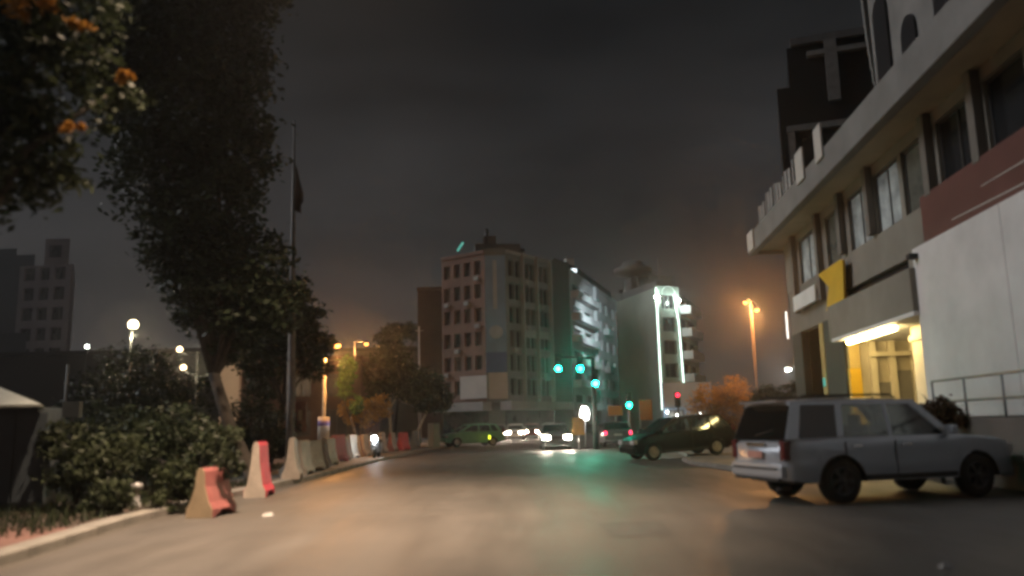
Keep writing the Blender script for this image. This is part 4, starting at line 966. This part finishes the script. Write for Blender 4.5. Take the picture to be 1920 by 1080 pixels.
    if P.get('rails'):
        for s in (-1, 1):
            q = MB(); q.tube([(g['wt'] - 0.3, s * yt * 0.9, zr + 0.0), (g['wt'] - 0.42, s * yt * 0.9, zr + 0.06), (g['rt'] + 0.3, s * yt * 0.9, zr + 0.06), (g['rt'] + 0.18, s * yt * 0.9, zr - 0.0)], 0.02, 6); part("roof_rail", q, M['trim'])
        q = MB().box((g['rt'] - 0.10, 0, zr - 0.03), (0.24, yt * 1.7, 0.03)); part("roof_spoiler", q, paint, None, 0.012)
        q = MB().box((xrr - 0.03, 0.0, 1.0), (0.03, 0.6, 0.06)); part("tailgate_trim", q, M['chrome'], None, 0.01)
        q = MB().tube([(g['rb'] - 0.03, 0.05, zb + 0.06), (g['rb'] + 0.04, -0.42, zb + 0.16)], 0.012, 6); part("rear_wiper", q, M['trim'])
        for s in (-1, 1): q = MB().bx(xrr - 0.006, xrr + 0.02, s * 0.70 - 0.006, s * 0.70 + 0.006, 0.70, 1.04); part("tailgate_seam", q, M['trim'])
        q = MB().tube([(xrr + 0.25, -0.55, 0.27), (xrr - 0.02, -0.55, 0.25)], 0.035, 8); part("exhaust", q, M['trim'])
    return t
def hz_g(P): return P.get('hz', 0.70)
SUV = dict(L=4.74, W=1.86, H=1.76, wb=2.78, sh=0.05, wr=0.375, sill=0.36, belt=1.09, crease=0.8, rails=True, rtuck=0.06, platez=0.83, hz=0.82, tz=(0.74, 1.07), chromeh=True,
           top=[(2.37, 0.80), (2.28, 0.94), (2.0, 1.02), (1.05, 1.09), (0.9, 1.10), (-2.25, 1.10), (-2.33, 1.07), (-2.37, 0.98)],
           plan=[(2.37, 0.80), (2.25, 0.88), (1.9, 0.95), (1.2, 1.0), (-1.6, 1.0), (-2.05, 0.98), (-2.25, 0.94), (-2.37, 0.85)], ghb=0.91, ght=0.76,
           gh=dict(wb=1.10, wt=0.36, rt=-2.10, rb=-2.33, wins=[(0.88, 0.26, -0.22, -0.22), (-0.30, -0.30, -1.12, -1.22), (-1.34, -1.26, -1.94, -2.10)]), plate=None)
HATCH = dict(L=4.2, W=1.76, H=1.52, wb=2.6, sh=0.08, wr=0.31, sill=0.24, belt=0.97, crease=0.72, hz=0.70, tz=(0.85, 1.15), platez=0.75,
             top=[(2.1, 0.62), (2.02, 0.74), (1.7, 0.86), (1.25, 0.96), (1.0, 0.98), (-1.7, 1.0), (-2.0, 0.98), (-2.1, 0.86)],
             plan=[(2.1, 0.74), (1.95, 0.86), (1.6, 0.95), (1.0, 1.0), (-1.4, 1.0), (-1.9, 0.94), (-2.1, 0.88)],
             gh=dict(wb=1.3, wt=0.35, rt=-1.55, rb=-1.98, wins=[(1.0, 0.22, -0.2, -0.2), (-0.28, -0.28, -1.0, -1.08), (-1.16, -1.08, -1.42, -1.7)]))
SEDAN = dict(L=4.5, W=1.76, H=1.44, wb=2.65, sh=0.05, wr=0.31, sill=0.24, belt=0.95, crease=0.72, hz=0.68, tz=(0.72, 0.92), platez=0.7,
             top=[(2.25, 0.60), (2.18, 0.72), (1.8, 0.84), (1.2, 0.93), (0.9, 0.96), (-1.2, 0.97), (-1.6, 0.97), (-2.15, 0.95), (-2.25, 0.85)],
             plan=[(2.25, 0.74), (2.1, 0.86), (1.7, 0.95), (1.0, 1.0), (-1.4, 1.0), (-2.0, 0.94), (-2.25, 0.86)],
             gh=dict(wb=1.12, wt=0.35, rt=-0.95, rb=-1.55, wins=[(0.9, 0.25, -0.15, -0.15), (-0.22, -0.22, -0.85, -1.0), (-1.07, -0.9, -0.98, -1.3)]))
SUVP = dict(SUV); SUVP['plate'] = M['platered']
car("parked_suv", "silver estate car with roof rails parked nose-in before the white wall", "car", (6.56, 15.11, 0), 75, SUVP, M['silver'], group="parked cars by the long building", rim='rimdark', rear_glass='glassdark')
f_, r_ = gnd(1217, 861), at(1343, 845, 31.9)
car("parked_hatchback", "black hatchback backed onto the pavement behind the silver car", "car", (6.25, 31.55, 0.07), 255, HATCH, M['blackpaint'], group="parked cars by the long building", pitch=0.05, rim='rimpale', rear_glass='glassdark')
car("green_hatchback", "pale green hatchback at the end of the barrier row", "car", (-3.0, 56.5, 0), 247, HATCH, M['greenpaint'], group="cars at the junction", detail=False)
am = MB().box((-1.75, 55.35, 0.6), (0.12, 0.1, 0.25)).build("amber_marker", E_amber); 
tag(am, "small yellow lit marker at the rear wheel of the green car", "marker")
gq = "oncoming cars with headlights on"
car("oncoming_car", "nearest oncoming car with a glaring pair of headlights", "car", (2.25, 46.5, 0), 180, SEDAN, M['greypaint'], E_head, None, gq, detail=False)
for px, y, m, h, lab in ((932, 72, 'greypaint', E_head2, "oncoming car just right of the green car"), (967, 76, 'whitepaint', E_head2, "oncoming pale car in the middle of the far queue"),
                         (998, 80, 'redpaint', E_head2, "oncoming dark red car farthest right in the far queue"), (905, 82, 'blackpaint', E_head2, "oncoming black car half hidden behind the green car")):
    p = at(px, 818, y); car("oncoming_car", lab, "car", (p.x, y, 0), 182, SEDAN, M[m], h, None, gq, detail=False)
car("braking_car", "dark car with red tail lights waiting left of the black hatchback", "car", (6.0, 49.0, 0), 3, SEDAN, M['greypaint'], None, E_tail, "cars at the junction", detail=False)
p = at(420, 818, 31); car("garden_parked_car", "dark parked car half hidden behind the left shrubs", "car", (p.x, 31.5, 0.11), 250, SEDAN, M['blackpaint'], None, None, None, detail=False)
# scooter with its lamp on behind the barriers
sp_ = at(702, 822, 36)
sx, sy0 = sp_.x, 36.0
so = thing("motor_scooter", "motor scooter with a bright white headlamp behind the barriers", "scooter", (sx, sy0, 0.11))
MB().lathe([(0.13, -0.05), (0.21, -0.055), (0.23, 0), (0.21, 0.055), (0.13, 0.05), (0.02, 0.04)], 18, 'x', (sx, sy0, 0.34)).build("wheel", M['tyre'], so)
MB().lathe([(0.13, -0.05), (0.21, -0.055), (0.23, 0), (0.21, 0.055), (0.13, 0.05), (0.02, 0.04)], 18, 'x', (sx, sy0 + 1.2, 0.34)).build("wheel", M['tyre'], so)
MB().hexa([(sx - 0.2, sy0 + 0.15, 0.35), (sx + 0.2, sy0 + 0.15, 0.35), (sx + 0.16, sy0 + 0.3, 0.35), (sx - 0.16, sy0 + 0.3, 0.35), (sx - 0.16, sy0 + 0.05, 1.0), (sx + 0.16, sy0 + 0.05, 1.0), (sx + 0.13, sy0 + 0.2, 1.0), (sx - 0.13, sy0 + 0.2, 1.0)]).build("leg_shield", M['greypaint'], so, 0.02)
MB().bx(sx - 0.17, sx + 0.17, sy0 + 0.65, sy0 + 1.5, 0.42, 0.78).build("body", M['greypaint'], so, 0.05); MB().bx(sx - 0.15, sx + 0.15, sy0 + 0.62, sy0 + 1.35, 0.785, 0.88).build("seat", M['seat'], so, 0.03)
MB().bx(sx - 0.15, sx + 0.15, sy0 + 0.2, sy0 + 0.7, 0.36, 0.42).build("footboard", M['trim'], so); MB().tube([(sx - 0.33, sy0 + 0.2, 1.1), (sx, sy0 + 0.12, 1.04), (sx + 0.33, sy0 + 0.2, 1.1)], 0.022, 8).build("handlebar", M['trim'], so)
MB().tube([(sx, sy0, 0.34), (sx, sy0 + 0.12, 1.04)], 0.035, 8).build("fork", M['palemetal'], so); MB().ball((sx, sy0 - 0.03, 0.96), 0.11, 12).build("headlamp", glow("scooter_lamp", (0.9, 0.97, 1.0), 120), so)

# ------------------------------------------------------------------ trees and shrubs
def leaves(blobs, n, size, clump=0.32, seed=0, flat=0.0):
    """leaf-sized quads gathered in clumps through the blobs' volume"""
    rnd = random.Random(seed); vs = []; fs = []
    tot = sum(b[3] ** 2 * 1.0 for b in blobs)
    for (x, y, z, r, *sq) in blobs:
        q = sq[0] if sq else (1, 1, 1); nb = int(n * r * r / tot); nc = max(5, int(nb / 26))
        for c in range(nc):
            d = Vector((rnd.gauss(0, 1), rnd.gauss(0, 1), rnd.gauss(0, 1))).normalized(); k = r * rnd.uniform(0.45, 1.05) ** 0.7
            cx, cy, cz = x + d.x * k * q[0], y + d.y * k * q[1], z + d.z * k * q[2]; cr = clump * r * rnd.uniform(0.5, 1.2)
            for i in range(26):
                px, py, pz = cx + rnd.gauss(0, cr * 0.6), cy + rnd.gauss(0, cr * 0.6), cz + rnd.gauss(0, cr * 0.45)
                a = Vector((rnd.gauss(0, 1), rnd.gauss(0, 1), rnd.gauss(0, 0.6))).normalized(); b = a.cross(Vector((rnd.gauss(0, 1), rnd.gauss(0, 1), rnd.gauss(0, 1)))).normalized()
                s = size * rnd.uniform(0.6, 1.3); a = a * s; b = b * s * 0.45; p = Vector((px, py, pz)); k0 = len(vs)
                vs += [tuple(p - a), tuple(p + b), tuple(p + a), tuple(p - b)]; fs.append((k0, k0 + 1, k0 + 2, k0 + 3))
    me = bpy.data.meshes.new("crown"); me.from_pydata(vs, [], fs); return me
def tree(name, label, base, blobs, n, size, lm, bark, r=0.16, group=None, cat="tree", seed=1, lean=None, extra=None):
    t = thing(name, label, cat, base, 0, group); b = Vector(base); rnd = random.Random(seed)
    cz = min(bl_[2] - bl_[3] * 0.5 for bl_ in blobs); ctr = Vector((sum(q[0] for q in blobs) / len(blobs), sum(q[1] for q in blobs) / len(blobs), max(cz, b.z + 0.8)))
    fork = b.lerp(ctr, 0.85); mb = MB()
    mid = b.lerp(fork, 0.5) + Vector((rnd.uniform(-.1, .1), rnd.uniform(-.1, .1), 0))
    mb.tube([b - Vector((0, 0, 0.05)), b + Vector((0, 0, 0.25)), mid, fork], [r * 1.5, r * 1.1, r * 0.9, r * 0.75], 10); mb.build("trunk", bark, t)
    for q in blobs:
        e = Vector(q[:3]); m1 = fork.lerp(e, 0.5) + Vector((rnd.uniform(-.2, .2), rnd.uniform(-.2, .2), 0.15))
        MB().tube([fork - Vector((0, 0, 0.1)), m1, e], [r * 0.55, r * 0.38, r * 0.12], 7).build("limb", bark, t)
    me = leaves(blobs, n, size, seed=seed); me.materials.append(lm); o = place("crown", me, t)
    if extra:
        m2 = leaves(extra[0], extra[1], extra[2], seed=seed + 5); m2.materials.append(extra[3]); place("lamp_fleck_leaves", m2, t)
    return t
def blob(px, py, y, r, sq=None):
    p = at(px, py, y); return (p.x, p.y, p.z, r) + ((sq,) if sq else ())
gt = "trees behind the kerb"
tree("roadside_tree", "tall dark leaning tree filling the upper left sky", (-6.62, 20.6, 0.1),
     [blob(330, 180, 20, 2.0), blob(420, 110, 20.4, 1.35), blob(440, 280, 20, 1.05), blob(300, 330, 20.5, 1.25), blob(250, 80, 19.5, 1.6), blob(360, -60, 20, 2.0), blob(470, -10, 20, 0.9),
      blob(330, 440, 20, 1.0), blob(400, 480, 20.3, 1.15), blob(440, 570, 20, 1.0), blob(380, 570, 20.5, 0.85), blob(490, 590, 20.2, 0.75), blob(400, 400, 20, 1.25), blob(470, 500, 20.2, 0.95), blob(360, 510, 19.8, 0.9), blob(520, 570, 20.4, 0.7), blob(440, 640, 20.4, 0.6)], 46000, 0.11, M['leaf'], M['bark'], 0.18, gt, seed=3)
tree("roadside_tree", "loose leafed near tree reaching in at the top left corner", (-9.6, 10.5, 0.1),
     [blob(40, 120, 10, 1.1), blob(120, 20, 10, 0.9), blob(-120, 60, 10, 1.4), blob(40, 290, 10.3, 0.75), blob(-80, 260, 10, 1.2), blob(200, 180, 10.2, 0.4)], 9000, 0.085, M['leaf2'], M['bark'], 0.16, gt, seed=4,
     extra=([blob(150, 60, 9.0, 0.14), blob(60, 10, 9.0, 0.24), blob(135, 238, 9.0, 0.09), blob(232, 140, 9.0, 0.08)], 700, 0.055, M['leaflampfleck']))
tree("roadside_tree", "small dark tree behind the flag pole", (-8.0, 26.5, 0.1),
     [blob(520, 600, 26, 1.05), blob(575, 640, 26.4, 0.75), blob(500, 660, 26, 0.9), blob(530, 540, 26, 0.7), blob(495, 720, 26.6, 0.6), blob(560, 590, 26.2, 0.8), blob(470, 560, 26.4, 0.9), blob(600, 650, 26.4, 0.5), blob(590, 690, 26.8, 0.5)], 13000, 0.1, M['leaf'], M['bark'], 0.13, gt, seed=5)
tree("young_tree", "slim bright green tree lit by the near orange lamp", (-7.35, 38.2, 0.11),
     [blob(652, 690, 38.5, 0.5, (0.8, 0.8, 1.3)), blob(645, 725, 38.3, 0.42, (0.7, 0.7, 1.4)), blob(668, 760, 38.5, 0.38, (0.7, 0.7, 1.3))], 3500, 0.09, M['leaf3'], M['bark'], 0.06, gt, seed=6)
gm = "trees before the office block"
tree("street_tree", "round green roadside tree left of the office block", at(737, 845, 52) * 1.0, [blob(735, 700, 52, 1.5), blob(690, 700, 52.5, 1.0), blob(775, 715, 52, 1.1), blob(735, 660, 52, 0.8), blob(710, 740, 52, 0.8)], 12000, 0.12, M['leaf2'], M['palebark'], 0.11, gm, seed=7)
tree("street_tree", "low green roadside tree touching the office block corner", at(769, 842, 58), [blob(800, 745, 58, 1.15), blob(830, 750, 58.4, 0.8), blob(775, 735, 58, 0.9), blob(815, 715, 58, 0.7)], 8000, 0.12, M['leaf2'], M['palebark'], 0.1, gm, seed=8)
tree("flat_topped_tree", "dark flat topped tree on the skyline beside the brown slab", (-15.5, 104, 0), [blob(755, 622, 104, 1.7, (1.6, 1, 0.7)), blob(725, 632, 104, 1.2, (1.4, 1, 0.7)), blob(785, 630, 104, 1.1, (1.3, 1, 0.7))], 4500, 0.22, M['leaf'], M['bark'], 0.25, None, seed=9)
def shrub(name, label, blobs, n, size, lm, group, seed, cat="shrub"):
    z0 = 0.1; c = Vector((blobs[0][0], blobs[0][1], z0)); t = thing(name, label, cat, c, 0, group)
    me = leaves(blobs, n, size, seed=seed); me.materials.append(lm); me.name = "foliage"; place("foliage", me, t)
    for q in blobs: MB().tube([(c.x, c.y, z0 - 0.05), ((c.x + q[0]) / 2, (c.y + q[1]) / 2, (z0 + q[2]) / 2), q[:3]], [0.03, 0.022, 0.01], 6).build("stem", M['bark'], t)
    return t
gsr = "garden shrubs along the kerb"
shrub("garden_shrub", "low shrub beside the kiosk front", [blob(150, 880, 14.5, 0.5), blob(210, 860, 15, 0.5), blob(120, 830, 15, 0.4)], 4200, 0.06, M['leaf2'], gsr, 21)
shrub("garden_shrub", "spreading dark shrub behind the short bollard", [blob(290, 850, 16.5, 0.55), blob(240, 820, 17, 0.6), blob(340, 820, 17, 0.6), blob(200, 800, 17.5, 0.5)], 6000, 0.065, M['leaf'], gsr, 22)
shrub("garden_shrub", "bushy green shrub hanging over the first faded red barrier", [blob(385, 865, 15.2, 0.36), blob(415, 830, 15.4, 0.38), blob(365, 905, 14.9, 0.28), blob(425, 870, 14.6, 0.26), blob(330, 900, 15.0, 0.38)], 5200, 0.055, M['leaf2'], gsr, 23)
shrub("garden_shrub", "low green tuft at the kerb near the bollard", [blob(220, 930, 14.0, 0.3), blob(300, 945, 14.6, 0.22), blob(180, 950, 13.6, 0.22)], 2400, 0.05, M['leaf2'], gsr, 24)
shrub("garden_shrub", "tall dark shrub under the park lamp", [blob(270, 760, 26, 1.3), blob(190, 770, 26, 1.2), blob(340, 770, 26.5, 1.1), blob(250, 700, 27, 1.1)], 6500, 0.09, M['leaf'], gsr, 25)
shrub("garden_shrub", "dark shrub between the parked car and the flag pole", [blob(500, 820, 25.5, 0.6), blob(470, 790, 27, 0.8), blob(530, 800, 26, 0.5)], 4200, 0.08, M['leaf'], gsr, 26)
shrub("garden_shrub", "wide dark hedge shrub behind the four globe lamp", [blob(300, 745, 47, 2.2), blob(250, 745, 46, 2.0), blob(345, 780, 47, 1.3)], 5000, 0.12, M['leaf'], gsr, 27)
gob = "bushes with orange lamp light in their leaf colour"
shrub("lamplit_bush", "rounded bush toned lamp orange between the roadside trees", [blob(680, 775, 46, 0.85, (1.3, 1, 0.8)), blob(710, 765, 46.3, 0.7), blob(655, 770, 45.7, 0.6)], 5200, 0.075, M['leaflamplit'], gob, 31)
shrub("lamplit_bush", "large bush toned lamp orange under the twin headed street lamp", [blob(1330, 745, 56, 1.0), blob(1375, 735, 56.5, 1.1), blob(1310, 765, 56, 0.9), blob(1365, 770, 56, 1.2), blob(1395, 755, 57, 0.9), blob(1350, 800, 56, 1.1)], 11000, 0.085, M['leaflamplit'], gob, 32)
shrub("dark_bush", "dark green bush above the silver car's roof", [blob(1440, 745, 38.5, 0.6), blob(1485, 740, 38.8, 0.6), blob(1415, 765, 38.3, 0.55), blob(1460, 780, 38.6, 0.8), blob(1510, 755, 39, 0.5)], 7000, 0.075, M['leaf2'], None, 33)
def terr(px, py, y, r):
    return blob(px, py, y, r)
ds = thing("dry_bush", "dark brown rounded bush over the silver car's bonnet", "shrub", at(1755, 800, 17.2))
me = leaves([terr(1740, 778, 17.6, 0.24), terr(1765, 770, 17.6, 0.27), terr(1790, 782, 17.5, 0.22), terr(1725, 790, 17.6, 0.2)], 5200, 0.042, seed=41); me.materials.append(M['leafdry']); place("foliage", me, ds)
p = at(1758, 800, 17.6); MB().tube([(p.x, p.y, 0.0), (p.x, p.y, 0.8), (p.x, p.y, 1.5)], [0.05, 0.04, 0.02], 8).build("stem", M['bark'], ds)
pl = leaves([(8.0, 0, 0, 0.1)], 10, 0.05, seed=1)
me = MB()
rnd = random.Random(9)
for k in range(16):
    an = rnd.uniform(0, 6.28); h = rnd.uniform(0.25, 0.5); rr = rnd.uniform(0.1, 0.3); c_, s_ = math.cos(an), math.sin(an)
    me.add([(7.6 - s_ * 0.03, -0.15 + c_ * 0.03, 1.75), (7.6 + s_ * 0.03, -0.15 - c_ * 0.03, 1.75), (7.6 + c_ * rr, -0.15 + s_ * rr, 1.75 + h)], [(0, 1, 2)])
place_local("plant", me.mesh("plant", M['leaf2'], fixn=False), pb)
# ground cover in the bed
gv = []; gf = []; rnd = random.Random(5)
for k in range(9000):
    y = rnd.uniform(11, 30); x = kx(y) - rnd.uniform(0.5, 5.5) - (1.6 if y > 21 else 0)
    h = rnd.uniform(0.05, 0.22); an = rnd.uniform(0, 3.14); c_, s_ = math.cos(an) * 0.02, math.sin(an) * 0.02; k0 = len(gv)
    gv += [(x - c_, y - s_, 0.10), (x + c_, y + s_, 0.10), (x + rnd.uniform(-.08, .08), y + rnd.uniform(-.08, .08), 0.1 + h)]; gf.append((k0, k0 + 1, k0 + 2))
g_ = bpy.data.meshes.new("grass"); g_.from_pydata(gv, [], gf); g_.materials.append(M['leaf2']); tag(place("grass", g_), "rough grass growing in the bed behind the kerb", "grass", kind='stuff')
# litter on the road
for px, py, s, lab in ((503, 968, 0.09, "crumpled white paper scrap on the road near the barriers"), (1773, 1066, 0.05, "small white paper scrap in front of the silver car"), (710, 866, 0.1, "white paper scrap at the kerb below the scooter")):
    p = gnd(px, py); m_ = MB().hexa([(p.x - s, p.y - s, 0.006), (p.x + s, p.y - s * 0.8, 0.006), (p.x + s * 0.8, p.y + s, 0.006), (p.x - s, p.y + s, 0.006), (p.x - s * 0.7, p.y - s * 0.5, 0.05), (p.x + s * 0.9, p.y - s * 0.4, 0.03), (p.x + s * 0.5, p.y + s * 0.8, 0.06), (p.x - s * 0.8, p.y + s * 0.7, 0.02)])
    tag(m_.build("paper_scrap", M['paper']), lab, "litter", "litter on the road")
bpy.data.meshes.remove(pl)

# ------------------------------------------------------------------ added haze, imitates lens glare round the lamps
hz = bpy.data.materials.new("haze"); hz.use_nodes = True; hn = hz.node_tree.nodes; hn.clear()
ho = hn.new("ShaderNodeOutputMaterial"); hv = hn.new("ShaderNodeVolumePrincipled"); hv.inputs['Density'].default_value = 0.0014
hv.inputs['Color'].default_value = (0.9, 0.9, 0.9, 1); hv.inputs['Anisotropy'].default_value = 0.86
hz.node_tree.links.new(hv.outputs[0], ho.inputs['Volume'])
tag(MB().bx(-110, 60, -8, 160, -1.0, 42).build("haze", hz), "thin haze added to give the lamps their glow", "haze", kind='stuff')

M['worn'] = mat("worn_road_paint", (0.17, 0.155, 0.135), 0.7, scale=5.0, c2=(0.09, 0.083, 0.074))
for k, (x0, x1, y0) in enumerate(((-3.0, -0.6, 15.4), (-3.2, -0.9, 14.5), (-2.6, -0.8, 13.7))):
    tag(MB().add([(x0, y0, 0.004), (x1, y0 + 0.05, 0.004), (x1, y0 + 0.2, 0.004), (x0, y0 + 0.15, 0.004)], [(0, 1, 2, 3)]).build("road_marking", M['worn']), kind='structure')
for (x, y, w_, l_2) in ((2.6, 18.0, 1.3, 3.2), (-3.8, 27.0, 1.0, 4.0), (1.2, 10.6, 0.8, 1.6)):
    tag(MB().add([(x, y, 0.004), (x + w_, y + 0.1, 0.004), (x + w_ + 0.1, y + l_2, 0.004), (x - 0.05, y + l_2 - 0.1, 0.004)], [(0, 1, 2, 3)]).build("road_patch", M['patch']), kind='structure')
